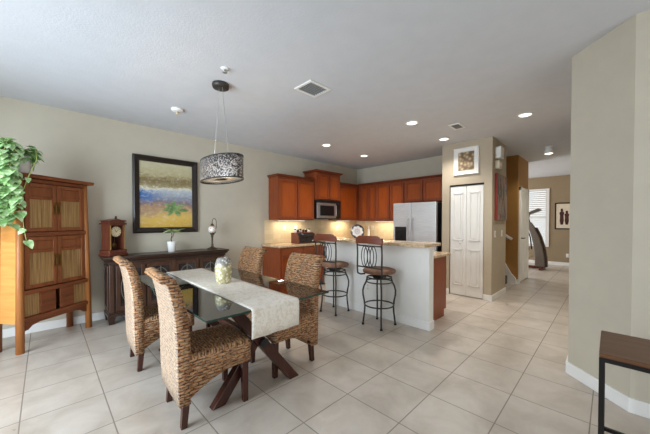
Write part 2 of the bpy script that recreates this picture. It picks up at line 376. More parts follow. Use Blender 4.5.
# far hall wall with window
wy0, wy1, wz0, wz1 = 1.45, 2.35, 0.62, 2.38
m = MB(); m.box(11.5, 11.62, 0.15, wy0, 0, CE); m.box(11.5, 11.62, wy1, 6.2, 0, CE); m.box(11.5, 11.62, wy0, wy1, 0, wz0); m.box(11.5, 11.62, wy0, wy1, wz1, CE)
struct(m.build('wall_hall', M['hall_wall']))
struct(bx(8.42, 8.54, 3.3, 6.2, 0, CE).build('wall_study', M['hall_wall']))
struct(bx(11.484, 11.5, 0.29, 6.0, 0, 0.105).build('baseboard_hall', M['white'], bevel=0.004))
w1 = MB().build('window_1', M['white']); struct(w1)
m = MB(); q = 0.06
for a in ((wy0 - q, wy0, wz0 - q, wz1 + q), (wy1, wy1 + q, wz0 - q, wz1 + q), (wy0, wy1, wz1, wz1 + q), (wy0, wy1, wz0 - q, wz0)): m.box(11.475, 11.499, *a)
m.build('window_frame', M['white'], w1, bevel=0.004)
bx(11.585, 11.591, wy0, wy1, wz0, wz1).build('window_glass', M['pane'], w1)
m = MB(); m.box(11.545, 11.575, wy0, wy1, 1.47, 1.53); m.box(11.545, 11.575, wy0, wy0 + 0.04, wz0, wz1); m.box(11.545, 11.575, wy1 - 0.04, wy1, wz0, wz1); m.build('window_sash', M['white'], w1)
m = MB()
for i in range(27):
    z = wz0 + 0.03 + i * 0.064
    m.add([(11.505, wy0 + 0.01, z - 0.012), (11.505, wy1 - 0.01, z - 0.012), (11.54, wy1 - 0.01, z + 0.022), (11.54, wy0 + 0.01, z + 0.022),
           (11.506, wy0 + 0.01, z - 0.009), (11.506, wy1 - 0.01, z - 0.009), (11.541, wy1 - 0.01, z + 0.025), (11.541, wy0 + 0.01, z + 0.025)],
          [(3, 2, 1, 0), (4, 5, 6, 7), (0, 1, 5, 4), (1, 2, 6, 5), (2, 3, 7, 6), (3, 0, 4, 7)])
m.build('window_blind', M['white'], w1)
# baseboards of the dining wall, bar half wall
struct(bx(-1.63, 3.12, YA - 0.015, YA, 0, 0.105).build('baseboard_left', M['white'], bevel=0.004))
struct(bx(3.40, 3.52, 1.585, 3.42, 0, 1.048).build('wall_bar', paint('bar_wall', (232, 230, 224))))
m = MB(); m.prism([(3.385, 1.57), (3.52, 1.57), (3.52, 1.585), (3.40, 1.585), (3.40, 3.42), (3.385, 3.42)], 0, 0.11)
struct(m.build('baseboard_bar', M['white'], bevel=0.004))
# backsplash
struct(bx(3.2, XB - 0.012, YA - 0.008, YA, 0.915, 1.405).build('trim_backsplash_left', M['splash']))
struct(bx(XB - 0.008, XB, 3.36, YA - 0.01, 0.915, 1.385).build('trim_backsplash_back', M['splash']))

# ================================================================== CABINETS
def door_front(name, x0, x1, z0, z1, yf, parent, knob=None, raised=True):
    m = MB(); f = 0.058; t = 0.026
    m.box(x0, x0 + f, yf - t, yf, z0, z1); m.box(x1 - f, x1, yf - t, yf, z0, z1)
    m.box(x0 + f, x1 - f, yf - t, yf, z0, z0 + f); m.box(x0 + f, x1 - f, yf - t, yf, z1 - f, z1)
    o = m.build(name, M['cherry'], parent, bevel=0.003)
    m = MB(); m.box(x0 + f + 0.0005, x1 - f - 0.0005, yf - 0.010, yf - 0.002, z0 + f + 0.0005, z1 - f - 0.0005); m.build('door_panel', M['cherry_panel'], o)
    if knob:
        kn = MB().lathe([(0.005, 0), (0.005, 0.012), (0.014, 0.018), (0.015, 0.026), (0.006, 0.031)], 12).build('knob', M['bronze'], o, True, loc=(knob[0], yf - t, knob[1]))
        kn.rotation_euler = (PI / 2, 0, 0)
    return o
def crown(parent, w_, d, h, hh=0.055, over=0.04, ends=(True, True), name='crown'):
    e0 = over if ends[0] else 0; e1 = over if ends[1] else 0
    lo = [(-0.004 if ends[0] else 0, -d - 0.004), (w_ + (0.004 if ends[1] else 0), -d - 0.004), (w_ + (0.004 if ends[1] else 0), 0), (-0.004 if ends[0] else 0, 0)]
    hi = [(-e0, -d - over), (w_ + e1, -d - over), (w_ + e1, 0), (-e0, 0)]
    m = MB(); z = [(0, lo), (0.012, lo), (0.04, hi), (hh, hi)]
    vs = [(x, y, h + zz) for zz, ring in z for x, y in ring]
    fs = [(3, 2, 1, 0), (12, 13, 14, 15)] + [(j * 4 + i, j * 4 + (i + 1) % 4, j * 4 + 4 + (i + 1) % 4, j * 4 + 4 + i) for j in range(3) for i in range(4)]
    m.add(vs, fs); return m.build(name, M['cherry_dark'], parent)
def upper(label, loc, rz, w_, d, h, doors, crown_ends=(False, False), ko=True, crown_h=0.055, over=0.035):
    """doors: list of (x0,x1)"""
    t = thing('wall_cabinet', label, 'cabinet', loc, rz, 'cherry wall cabinets')
    bx(0, w_, -d, -0.002, 0, h).build('body', M['cherry'], t, bevel=0.003)
    for i, (a, b) in enumerate(doors):
        kx = (b - 0.03) if (i % 2 == 0 and len(doors) > 1) else (a + 0.03)
        door_front('door', a + 0.010, b - 0.010, 0.016, h - 0.03, -d - 0.001, t, (kx, 0.05) if ko else None)
    crown(t, w_, d, h, crown_h, over, crown_ends); return t
upper('two-door cherry wall cabinet at left end, left of the microwave', (3.305, YA, 1.405), 0, 0.968, 0.33, 0.862, [(0.0, 0.49), (0.49, 0.968)], (True, False))
upper('taller, raised cherry wall cabinet directly above the microwave', (4.282, YA, 1.862), 0, 0.785, 0.40, 0.60, [(0.03, 0.395), (0.395, 0.755)], (True, True), crown_h=0.06, over=0.05)
upper('single-door cherry wall cabinet in the corner right of the microwave', (5.07, YA, 1.405), 0, 1.128, 0.33, 0.87, [(0.03, 0.70)], (False, False), ko=False)
upper('cherry wall cabinet on back wall nearest the corner', (XB, 4.668, 1.39), -PI / 2, 0.56, 0.33, 0.905, [(0.07, 0.32), (0.32, 0.555)])
upper('cherry wall cabinet on back wall just left of the refrigerator', (XB, 4.106, 1.39), -PI / 2, 0.77, 0.33, 0.905, [(0.005, 0.385), (0.385, 0.765)])
upper('short cherry wall cabinet above the refrigerator', (XB, 3.334, 1.80), -PI / 2, 0.9, 0.33, 0.495, [(0.01, 0.45), (0.45, 0.89)], (False, False))

def lower(label, loc, rz, w_, d, fronts, toe=True):
    t = thing('base_cabinet', label, 'cabinet', loc, rz, 'cherry base cabinets')
    m = MB(); m.box(0, w_, -d, -0.002, 0.1, 0.868); m.box(0, w_, -d + 0.07, -0.002, 0, 0.1)
    m.build('body', M['cherry'], t, bevel=0.002)
    for a, b, kind in fronts:
        if kind == 'dd':
            o = bx(a + 0.004, b - 0.004, -d - 0.021, -d - 0.001, 0.715, 0.855).build('drawer', M['cherry_x'], t, bevel=0.006)
            k = MB().lathe([(0.005, 0), (0.005, 0.012), (0.014, 0.018), (0.015, 0.026), (0.006, 0.031)], 12).build('knob', M['bronze'], o, True, loc=((a + b) / 2, -d - 0.021, 0.785)); k.rotation_euler = (PI / 2, 0, 0)
            door_front('door', a + 0.004, b - 0.004, 0.115, 0.70, -d - 0.001, t, (b - 0.04, 0.66))
    return t
lower('cherry base cabinet with exposed end, nearest the dining table', (3.15, YA, 0), 0, 1.128, 0.62, [(0.03, 0.55, 'dd'), (0.55, 1.12, 'dd')])
lower('cherry base cabinet right of the range under corner counter', (5.07, YA, 0), 0, 1.128, 0.62, [(0.0, 0.5, 'dd')])
lower('cherry base cabinet on back wall beside the refrigerator', (XB, 4.37, 0), -PI / 2, 1.0, 0.62, [(0.05, 0.5, 'dd'), (0.5, 0.98, 'dd')])
lower('cherry base cabinet with plain end panel behind the bar', (3.524, 1.69, 0), PI / 2, 1.70, 0.655, [(0.03, 0.6, 'dd'), (0.6, 1.15, 'dd'), (1.15, 1.68, 'dd')])
def counter(label, pts, z0=0.87, z1=0.91):
    return tag(MB().prism(pts, z0, z1).build('countertop', M['granite'], bevel=0.008), label, 'countertop')
counter('beige granite countertop left of the range, toward dining area', [(3.12, YA - 0.01), (3.12, 4.35), (4.278, 4.35), (4.278, YA - 0.01)])
counter('beige granite corner countertop behind the blue plate', [(5.072, YA - 0.01), (5.072, 4.35), (5.55, 4.35), (5.55, 3.36), (XB - 0.01, 3.36), (XB - 0.01, YA - 0.01)])
counter('lower beige granite countertop behind the bar half wall', [(3.523, 1.655), (4.26, 1.655), (4.26, 3.42), (3.523, 3.42)])
counter('raised beige granite bar top on the half wall', [(3.22, 1.565), (3.70, 1.565), (3.70, 3.45), (3.22, 3.45)], 1.05, 1.09)

# range under the microwave
t = thing('range', 'stainless range below the microwave, hidden mostly by bar stools', 'range', (4.675, YA, 0))
bx(-0.385, 0.385, -0.64, -0.02, 0.03, 0.90).build('body', M['steel'], t, bevel=0.006)
bx(-0.385, 0.385, -0.63, -0.02, 0.901, 0.915).build('cooktop', M['blackplastic'], t, bevel=0.003)
o = bx(-0.37, 0.37, -0.665, -0.642, 0.2, 0.74).build('oven_door', M['darkpane'], t, bevel=0.006)
m = MB(); m.tube([(-0.32, -0.665, 0.69), (-0.32, -0.71, 0.69), (0.32, -0.71, 0.69), (0.32, -0.665, 0.69)], 0.011, 8); m.build('handle', M['steel'], o, True)
for i in range(4):
    k = MB().lathe([(0.02, 0), (0.018, 0.03)], 14).build('knob', M['blackplastic'], t, loc=(-0.27 + i * 0.18, -0.641, 0.82)); k.rotation_euler = (PI / 2, 0, 0)
# microwave
t = thing('microwave', 'stainless over-range microwave below the tall cherry cabinet', 'microwave', (4.675, YA, 1.43))
bx(-0.385, 0.385, -0.40, -0.01, 0.0, 0.428).build('case', M['blackplastic'], t, bevel=0.004)
o = MB(); o.box(-0.385, 0.22, -0.43, -0.401, 0.02, 0.36); o = o.build('door', M['steel'], t, bevel=0.006)
bx(-0.30, 0.15, -0.434, -0.429, 0.075, 0.305).build('door_glass', M['blackplastic'], o, bevel=0.003)
m = MB(); m.tube([(0.19, -0.43, 0.05), (0.19, -0.465, 0.07), (0.19, -0.465, 0.31), (0.19, -0.43, 0.33)], 0.011, 8); m.build('handle', M['steel'], o, True)
bx(0.225, 0.385, -0.43, -0.401, 0.02, 0.36).build('control_panel', M['blackplastic'], t, bevel=0.004)
m = MB()
for i in range(4):
    for j in range(3): m.box(0.25 + j * 0.04, 0.28 + j * 0.04, -0.4315, -0.429, 0.06 + i * 0.045, 0.09 + i * 0.045)
m.build('button', M['iron'], t)
bx(-0.385, 0.385, -0.43, -0.401, 0.365, 0.425).build('vent_grille', M['black'], t, bevel=0.003)
# refrigerator
t = thing('refrigerator', 'side-by-side stainless refrigerator with black sides and water dispenser', 'refrigerator', (0, 0, 0))
bx(5.53, 6.18, 2.41, 3.345, 0.02, 1.75).build('case', M['blackplastic'], t, bevel=0.008)
for a, b, hy in ((2.955, 3.37, 3.0), (2.41, 2.945, 2.90)):
    o = bx(5.45, 5.525, a, b, 0.09, 1.765).build('door', M['fridge'], t, bevel=0.012, seg=3)
    m = MB(); m.tube([(5.449, hy, 0.62), (5.405, hy, 0.66), (5.395, hy, 0.95), (5.405, hy, 1.40), (5.449, hy, 1.44)], 0.013, 10); m.build('handle', M['steel'], o, True)
    if a > 2.9:
        p = bx(5.444, 5.4495, 3.05, 3.32, 0.88, 1.26).build('dispenser', M['blackplastic'], o, bevel=0.004)
        bx(5.441, 5.4435, 3.09, 3.28, 1.19, 1.23).build('display', M['darkpane'], o)
        MB().box(5.42, 5.4435, 3.165, 3.205, 1.02, 1.10).build('spout', M['black'], o, bevel=0.004)
bx(5.50, 5.53, 2.42, 3.31, 0.015, 0.08).build('toe_grille', M['black'], t)
for yy in (2.45, 3.25): bx(5.47, 5.55, yy, yy + 0.05, 1.7505, 1.775).build('hinge_cover', M['blackplastic'], t, bevel=0.004)

# ---- things on the counters
t = thing('bread_box', 'curved brown wooden bread box on the left counter', 'bread box', (3.98, 4.66, 0.912))
prof = [(-0.14, 0), (-0.14, 0.06), (-0.11, 0.15), (-0.05, 0.21), (0.02, 0.225), (0.12, 0.225), (0.12, 0)]
def side(mb, x0, x1, pr, mi=0):
    n = len(pr); return mb.add([(x0, y, z) for y, z in pr] + [(x1, y, z) for y, z in pr], [tuple(range(n)), tuple(range(n, 2 * n))[::-1]] + [(i, (i + 1) % n, n + (i + 1) % n, n + i) for i in range(n)], mi)
m = MB(); side(m, -0.26, -0.235, prof); side(m, 0.235, 0.26, prof); m.box(-0.235, 0.235, -0.10, 0.12, 0, 0.02); m.box(-0.235, 0.235, 0.10, 0.12, 0.02, 0.225); m.box(-0.235, 0.235, -0.02, 0.10, 0.205, 0.225)
m.build('case', M['clockwood'], t, bevel=0.004)
m = MB(); pr = [(-0.13, 0.022), (-0.13, 0.06), (-0.102, 0.145), (-0.048, 0.20), (-0.022, 0.205), (-0.022, 0.19), (-0.04, 0.188), (-0.09, 0.138), (-0.117, 0.06), (-0.117, 0.022)]
side(m, -0.234, 0.234, pr); o = m.build('lid', M['darkpane'], t)
MB().lathe([(0.004, 0), (0.011, 0.012), (0.011, 0.02), (0.004, 0.024)], 12).build('knob', M['ceramic'], o, True, loc=(0.12, -0.13, 0.05)).rotation_euler = (PI / 2, 0, 0)
jars = [(-0.2, 'white'), (-0.13, 'dark'), (-0.06, 'glass'), (0.02, 'dark'), (0.1, 'dark'), (0.19, 'white')]
jl = {-0.2: 'small pale jar at the left end of the bread box top', -0.13: 'small dark jar second from left on the bread box', -0.06: 'small steel lidded jar third from left on the bread box', 0.02: 'small dark jar fourth from left on the bread box', 0.1: 'small dark jar second from right on the bread box', 0.19: 'small pale jar at the right end of the bread box top'}
for x, kd in jars:
    j = thing('spice_jar', jl[x], 'jar', (3.98 + x, 4.71, 1.139), 0, 'jars on the bread box')
    mm = {'white': M['ceramic'], 'dark': M['mahogany'], 'glass': M['steel']}[kd]
    MB().lathe([(0.024, 0), (0.028, 0.01), (0.028, 0.045), (0.02, 0.055)], 14).build('jar_body', mm, j, True)
    MB().lathe([(0.022, 0.055), (0.024, 0.058), (0.022, 0.075), (0.006, 0.078)], 14).build('lid', M['black'] if kd != 'dark' else M['steel'], j, True)
# blue and white plate on stand in corner
t = thing('decorative_plate', 'round blue-rimmed white plate standing in the kitchen corner', 'plate', (5.80, 4.66, 0.912), R(-36))
def m_plate():
    q = NT('blue_white_glaze'); x, y, z = q.xyz(); r = q.math('SQRT', q.math('ADD', q.math('MULTIPLY', x, x), q.math('MULTIPLY', y, y)))
    a = q.math('ARCTAN2', y, x); pet = q.math('MULTIPLY', q.math('SINE', q.math('MULTIPLY', a, 8.0)), 0.012)
    q.set(q.ramp(q.math('ADD', r, pet), [(0.0, lin((60, 80, 120))), (0.025, lin((225, 228, 230))), (0.06, lin((150, 165, 195))), (0.085, lin((226, 228, 228))), (0.135, lin((214, 220, 226))), (0.15, lin((56, 66, 92)))]), 0.15)
    return q.m
o = MB().lathe([(0.02, 0), (0.10, 0.004), (0.185, 0.024), (0.187, 0.029), (0.10, 0.010), (0.02, 0.007)], 40).build('plate_disc', m_plate(), t, True, loc=(0, -0.01, 0.20)); o.rotation_euler = (R(78), 0, 0)
m = MB(); m.tube([(-0.07, -0.09, 0.006), (-0.07, -0.05, 0.02), (-0.07, 0.03, 0.09), (-0.05, 0.06, 0.006)], 0.005, 6); m.tube([(0.07, -0.09, 0.006), (0.07, -0.05, 0.02), (0.07, 0.03, 0.09), (0.05, 0.06, 0.006)], 0.005, 6); m.tube([(-0.07, 0.03, 0.09), (0.07, 0.03, 0.09)], 0.004, 6)
m.build('stand', M['black'], t, True)
t = thing('soap_bottle', 'slim white bottle right of the blue plate', 'bottle', (6.08, 4.50, 0.912))
MB().lathe([(0.03, 0), (0.032, 0.02), (0.032, 0.22), (0.014, 0.27), (0.014, 0.30)], 16).build('bottle_body', M['ceramic'], t, True)
MB().lathe([(0.017, 0.30), (0.017, 0.335), (0.006, 0.345)], 14).build('cap', M['plastic'], t, True)

# outlets and switches
def plate_on(name, label, cat, loc, rz, grp=None, sw=False):
    t = thing(name, label, cat, loc, rz, grp)
    bx(-0.036, 0.036, -0.007, 0, -0.058, 0.058).build('cover_plate', M['plastic'], t, bevel=0.003)
    if sw: bx(-0.016, 0.016, -0.012, -0.0072, -0.03, 0.03).build('rocker', M['ceramic'], t, bevel=0.002)
    else:
        for z in (-0.024, 0.024): bx(-0.016, 0.016, -0.009, -0.0072, z - 0.015, z + 0.015).build('socket', M['ivory'], t, bevel=0.002)
    return t
plate_on('wall_outlet', 'white outlet plate at left on backsplash, above end counter', 'outlet', (3.70, YA - 0.0085, 1.232), 0, 'backsplash outlets')
plate_on('light_switch', 'white switch plate just right of the left backsplash outlet', 'switch', (4.005, YA - 0.0085, 1.228), 0, None, True)
plate_on('wall_outlet', 'white outlet plate on backsplash right of the microwave', 'outlet', (5.39, YA - 0.0085, 1.205), 0, 'backsplash outlets')
plate_on('wall_outlet', 'white outlet plate on back wall right of the blue plate', 'outlet', (XB - 0.0085, 4.45, 1.21), -PI / 2, 'backsplash outlets')
plate_on('wall_outlet', 'white outlet plate low on bar half wall behind right stool', 'outlet', (3.3995, 2.525, 0.40), -PI / 2)
plate_on('light_switch', 'left white switch below the painting on pantry side', 'switch', (5.61, 1.4295, 1.15), 0, 'pantry switches', True)
plate_on('light_switch', 'right white switch below the painting on pantry side', 'switch', (6.05, 1.4295, 1.15), 0, 'pantry switches', True)
t = thing('door_chime', 'white box chime high on pantry side wall', 'door chime', (5.68, 1.4295, 2.57)); bx(-0.10, 0.10, -0.09, 0, -0.1, 0.1).build('cover', M['plastic'], t, bevel=0.01)
bx(-0.07, 0.07, -0.093, -0.0905, -0.07, -0.05).build('grille', M['ivory'], t)
t = thing('thermostat', 'beige box below the white chime on pantry side wall', 'thermostat', (5.67, 1.4295, 2.36)); bx(-0.09, 0.09, -0.07, 0, -0.07, 0.07).build('cover', M['ivory'], t, bevel=0.01)
bx(-0.06, 0.06, -0.073, -0.0705, -0.03, 0.03).build('front_panel', M['plastic'], t, bevel=0.001)
t = thing('night_light', 'small white plug-in night light low on far hall wall', 'night light', (11.4995, 0.93, 0.32), -PI / 2)
bx(-0.036, 0.036, -0.007, 0, -0.058, 0.058).build('cover_plate', M['plastic'], t, bevel=0.003); bx(-0.03, 0.03, -0.05, -0.0075, -0.03, 0.05).build('light_body', M['ceramic'], t, bevel=0.008)

# ================================================================== WALL ART
def framed(name, label, loc, rz, w_, h, fwid, fmat, art, depth=0.04, matw=0, matmat=None):
    t = thing(name, label, 'picture', loc, rz); a, b = w_ / 2, h / 2
    m = MB()
    rings = [(0, 0.0, -0.0), (0, 0.0, -depth * 0.75), (0.25, 0, -depth), (0.8, 0, -depth * 0.6), (1.0, 0, -depth * 0.55), (1.0, 0, -0.004)]
    vs = []
    for k, _, y in rings:
        i = k * fwid; vs += [(-a + i, y, -b + i), (a - i, y, -b + i), (a - i, y, b - i), (-a + i, y, b - i)]
    n = len(rings); m.add(vs, [(j * 4 + i, j * 4 + (i + 1) % 4, ((j + 1) % n) * 4 + (i + 1) % 4, ((j + 1) % n) * 4 + i) for j in range(n) for i in range(4)])
    m.build('frame', fmat, t)
    ia, ib = a - fwid, b - fwid
    if matw:
        m = MB(); m.box(-ia, ia, -0.014, -0.001, -ib, ib); m.build('mat_board', matmat, t)
        m = MB(); m.box(-ia + matw, ia - matw, -0.02, -0.0145, -ib + matw, ib - matw); m.build('artwork', art, t)
    else:
        m = MB(); m.box(-ia, ia, -0.014, -0.001, -ib, ib); m.build('artwork', art, t)
    return t
def m_landscape():
    t = NT('abstract_landscape'); x, y, z = t.xyz(); n = t.noise(t.mapping((3.0, 3.0, 5)), 3.0, 7, 0.7, 1.2); n2 = t.noise(t.coord(), 5, 4)
    h = t.math('ADD', t.math('DIVIDE', t.math('ADD', z, 0.5), 1.0), t.math('MULTIPLY', t.math('SUBTRACT', n, 0.5), 0.26))
    c = t.ramp(h, [(0.0, lin((206, 166, 66))), (0.17, lin((216, 180, 92))), (0.30, lin((176, 140, 104))), (0.37, lin((128, 112, 116))), (0.47, lin((140, 148, 164))), (0.575, lin((186, 194, 200))), (0.60, lin((226, 220, 196))), (0.64, lin((150, 138, 96))), (0.74, lin((128, 108, 70))), (0.82, lin((180, 170, 128))), (1.0, lin((198, 192, 158)))])
    blue = t.math('MULTIPLY', t.n('ShaderNodeMapRange', {'Value': x, 'From Min': -0.02, 'From Max': -0.34}).outputs[0], t.ramp(h, [(0.38, (0, 0, 0, 1)), (0.44, (1, 1, 1, 1)), (0.53, (1, 1, 1, 1)), (0.58, (0, 0, 0, 1))]))
    c = t.mix(blue, c, lin((48, 104, 170)))
    pr = t.math('MULTIPLY', t.n('ShaderNodeMapRange', {'Value': x, 'From Min': 0.05, 'From Max': -0.3}).outputs[0], t.ramp(h, [(0.12, (0, 0, 0, 1)), (0.22, (0.6, 0.6, 0.6, 1)), (0.3, (0, 0, 0, 1))]))
    c = t.mix(pr, c, lin((136, 104, 120)))
    # painted leafy tuft
    dx = t.math('DIVIDE', t.math('SUBTRACT', x, 0.10), 0.20); dz = t.math('DIVIDE', t.math('ADD', z, 0.205), 0.13)
    ang = t.math('ARCTAN2', dz, dx); rad = t.math('SQRT', t.math('ADD', t.math('MULTIPLY', dx, dx), t.math('MULTIPLY', dz, dz)))
    star = t.math('ADD', t.math('MULTIPLY', t.math('SINE', t.math('MULTIPLY', ang, 7.0)), 0.28), t.math('MULTIPLY', t.math('SUBTRACT', n2, 0.5), 1.1))
    g = t.ramp(t.math('ADD', rad, star), [(0.55, (0.9, 0.9, 0.9, 1)), (0.85, (0, 0, 0, 1))])
    c = t.mix(g, c, t.ramp(n2, [(0.4, lin((70, 120, 62))), (0.6, lin((128, 166, 96)))]))
    c = t.mix(t.ramp(t.noise(t.mapping((4, 4, 7)), 3.5, 6, 0.75), [(0.5, (0, 0, 0, 1)), (0.72, (0.55, 0.55, 0.55, 1))]), c, lin((222, 212, 190)))
    t.set(c, 0.3); t.bump(t.noise(t.coord(), 60, 3), 0.2, 0.003); return t.m
framed('landscape_painting', 'large abstract landscape painting in dark frame above the sideboard', (1.395, YA - 0.001, 1.783), 0, 0.93, 1.18, 0.085, M['frame_black'], m_landscape(), 0.05)
def m_relief():
    t = NT('carved_relief'); x, y, z = t.xyz()
    wv = t.n('ShaderNodeTexVoronoi', {'Vector': t.coord(), 'Scale': 16.0}).outputs['Distance']
    t.set(t.ramp(wv, [(0.1, lin((206, 190, 158))), (0.45, lin((150, 128, 98))), (0.7, lin((116, 96, 72)))]), 0.7); t.bump(wv, 0.6, 0.02); return t.m
framed('framed_relief', 'square white-framed tan relief above the pantry door', (px0 - 0.001, 1.85, 2.462), -PI / 2, 0.43, 0.49, 0.03, M['white'], m_relief(), 0.03, 0.05, M['white'])
def m_abstract():
    t = NT('abstract_canvas'); x, y, z = t.xyz(); v = t.n('ShaderNodeTexVoronoi', {'Vector': t.mapping((7, 7, 2.6)), 'Scale': 1.6}, feature='F1').outputs['Color']
    f = t.xyz(v)[0]; n = t.noise(t.coord(), 9, 4, 0.6, 1)
    c = t.ramp(t.math('ADD', t.math('MULTIPLY', f, 0.7), t.math('MULTIPLY', n, 0.3)), [(0.15, lin((70, 62, 58))), (0.3, lin((140, 120, 104))), (0.45, lin((104, 50, 42))), (0.55, lin((140, 126, 112))), (0.68, lin((92, 84, 84))), (0.8, lin((170, 120, 84)))], 'CONSTANT')
    r = t.n('ShaderNodeMapRange', {'Value': t.math('ADD', x, t.math('MULTIPLY', n, 0.14)), 'From Min': -0.21, 'From Max': -0.25}).outputs[0]
    t.set(t.mix(r, c, lin((150, 34, 24))), 0.5); return t.m
t = thing('abstract_canvas', 'tall narrow abstract canvas with red edge on pantry side', 'picture', (5.92, 1.4295, 1.80)); bx(-0.34, 0.34, -0.035, 0, -0.41, 0.41).build('canvas', m_abstract(), t, bevel=0.003)
fp = framed('framed_print', 'black-framed print of two dark red figures in far hall', (11.499, 1.03, 1.55), -PI / 2, 0.44, 0.83, 0.035, M['black'], plain('cream_print', (222, 208, 186), 0.6), 0.03)
for xx, hh in ((-0.05, 0.5), (0.07, 0.43)):
    m = MB(); m.M = Matrix.Translation((xx, -0.0165, -0.27)) @ Matrix.Rotation(R(0), 4, 'X')
    m.lathe([(0.028, 0), (0.05, 0.12), (0.042, hh * 0.55), (0.06, hh * 0.74), (0.022, hh * 0.83), (0.034, hh * 0.9), (0.02, hh)], 12, sx=1, sy=0.03)
    m.build('figure', plain('dark_red_ink', (66, 26, 22), 0.7, var=0.4, sc=10), fp, True)

# ================================================================== CEILING THINGS
def can(label, x, y, on=True, power=10, col=(1.0, 0.95, 0.87)):
    t = thing('recessed_light', label, 'ceiling light', (x, y, CE), 0, 'recessed ceiling lights')
    m = MB(); m.lathe([(0.10, -0.001), (0.10, -0.006), (0.078, -0.01), (0.07, -0.003), (0.07, -0.001)], 28, caps=False); m.build('trim_ring', M['white'], t, True)
    MB().lathe([(0.069, -0.002), (0.069, -0.004), (0.03, -0.0055)], 24).build('lens', M['lens'], t, True)
    l = bpy.data.lights.new('downlight', 'SPOT'); l.energy = power; l.color = col; l.spot_size = R(125); l.spot_blend = 0.8; l.shadow_soft_size = 0.07
    o = bpy.data.objects.new('downlight', l); C.objects.link(o); o.parent = t; o.location = (0, 0, -0.03)
    return t
k = 0.982
can('lit recessed light over left counter, farthest left of the kitchen ones', 3.888 * k, 3.883 * k, power=62)
can('lit recessed light near the back corner of the kitchen', 5.106 * k, 3.911 * k, power=55)
can('lit recessed light above the bar end, nearest the ceiling vent', 3.93 * k, 2.113 * k, power=62)
can('lit recessed light in front of the pantry, left of framed relief', 5.10 * k, 2.119 * k, power=55)
can('lit recessed light in hallway, nearest the angled grey wall', 4.747 * k, 0.853 * k, power=60)
t = thing('hall_spotlight', 'lit white surface light on ceiling deep in the hallway', 'ceiling light', (6.95, 0.86, CE))
MB().lathe([(0.06, -0.001), (0.06, -0.02), (0.03, -0.03)], 20).build('base', M['plastic'], t, True)
m = MB(); m.lathe([(0.05, 0.0), (0.06, -0.05), (0.075, -0.10), (0.07, -0.105)], 20, (0, 0, -0.03)); m.build('shade', M['plastic'], t, True)
MB().lathe([(0.065, -0.1355), (0.05, -0.142), (0.01, -0.146)], 20).build('lens', M['lens'], t, True)
l = bpy.data.lights.new('hall_lamp', 'SPOT'); l.energy = 45; l.color = (1, 0.94, 0.85); l.spot_size = R(140); l.spot_blend = 0.8; l.shadow_soft_size = 0.06
o = bpy.data.objects.new('hall_lamp', l); C.objects.link(o); o.parent = t; o.location = (0, 0, -0.16)
def vent(label, x, y, wx, wy, rz, n):
    t = thing('ceiling_vent', label, 'vent', (x, y, CE), rz, 'ceiling vents'); a, b = wx / 2, wy / 2; f = 0.03
    m = MB(); m.box(-a, a, -b, -b + f, -0.012, -0.001); m.box(-a, a, b - f, b, -0.012, -0.001); m.box(-a, -a + f, -b + f, b - f, -0.012, -0.001); m.box(a - f, a, -b + f, b - f, -0.012, -0.001)
    m.build('frame', M['plastic'], t, bevel=0.003)
    m = MB()
    for i in range(n):
        y0 = -b + f + (i + 0.5) * (wy - 2 * f) / n; m.bar((-a + f, y0, -0.009), (a - f, y0, -0.009), 0.012, 0.002, (0, 0.95, 0.3))
    m.build('louver', M['louver'], t)
    bx(-a + f, a - f, -b + f, b - f, -0.003, -0.001).build('duct', plain('duct_grey', (96, 98, 100), 0.7), t)
vent('large white louvered ceiling vent between pendant and kitchen', 2.10, 2.31, 0.30, 0.27, 0, 7)
vent('small white ceiling vent in front of the pantry', 4.47, 1.66, 0.27, 0.17, 0, 6)
t = thing('smoke_detector', 'white detector with small nozzle on ceiling left of pendant', 'smoke detector', (1.23, 3.95, CE))
MB().lathe([(0.07, -0.001), (0.07, -0.02), (0.055, -0.035), (0.02, -0.038)], 24).build('housing', M['plastic'], t, True)
MB().lathe([(0.018, -0.0385), (0.014, -0.065), (0.022, -0.07), (0.02, -0.074)], 14).build('nozzle', M['ivory'], t, True)
t = thing('sprinkler', 'small white sprinkler head on ceiling above pendant canopy', 'sprinkler', (1.234, 2.594, CE))
MB().lathe([(0.04, -0.001), (0.038, -0.006), (0.014, -0.012)], 20).build('escutcheon', M['plastic'], t, True)
MB().lathe([(0.01, -0.0125), (0.008, -0.035), (0.022, -0.037), (0.022, -0.04)], 14).build('deflector', M['steel'], t, True)

# pendant
PX, PY = 1.34, 2.92
t = thing('pendant_light', 'oval mosaic drum pendant hanging over the glass table', 'pendant light', (PX, PY, 0))
MB().lathe([(0.085, CE - 0.001), (0.088, CE - 0.02), (0.08, CE - 0.045), (0.02, CE - 0.048)], 28).build('canopy', M['iron'], t, True)
def m_shade():
    t = NT('laser_cut_shade'); v = t.n('ShaderNodeTexVoronoi', {'Vector': t.coord(), 'Scale': 95.0}); 
    d = v.outputs['Distance']; f = t.xyz(v.outputs['Color'])[0]
    cell = t.ramp(f, [(0.15, lin((44, 38, 36))), (0.4, lin((100, 91, 87))), (0.6, lin((150, 142, 138))), (0.8, lin((208, 202, 196)))])
    t.set(cell, 0.3, 0.35)
    tr = t.n('ShaderNodeBsdfTranslucent', {'Color': (0.9, 0.8, 0.62, 1)})
    fac = t.ramp(f, [(0.70, (0.0, 0.0, 0.0, 1)), (0.75, (0.3, 0.3, 0.3, 1))])
    mx = t.n('ShaderNodeMixShader', {0: fac, 1: t.b.outputs[0], 2: tr.outputs[0]}); t.t.links.new(mx.outputs[0], t.out.inputs[0])
    return t.m
zs0, zs1 = 1.80, 2.025
m = MB(); sx, sy = 0.165, 0.365
m.lathe([(1.0, zs0), (1.0, zs1), (0.985, zs1), (0.985, zs0), (1.0, zs0)], 64, sx=sx, sy=sy, caps=False); sh = m.build('shade', m_shade(), t, True)
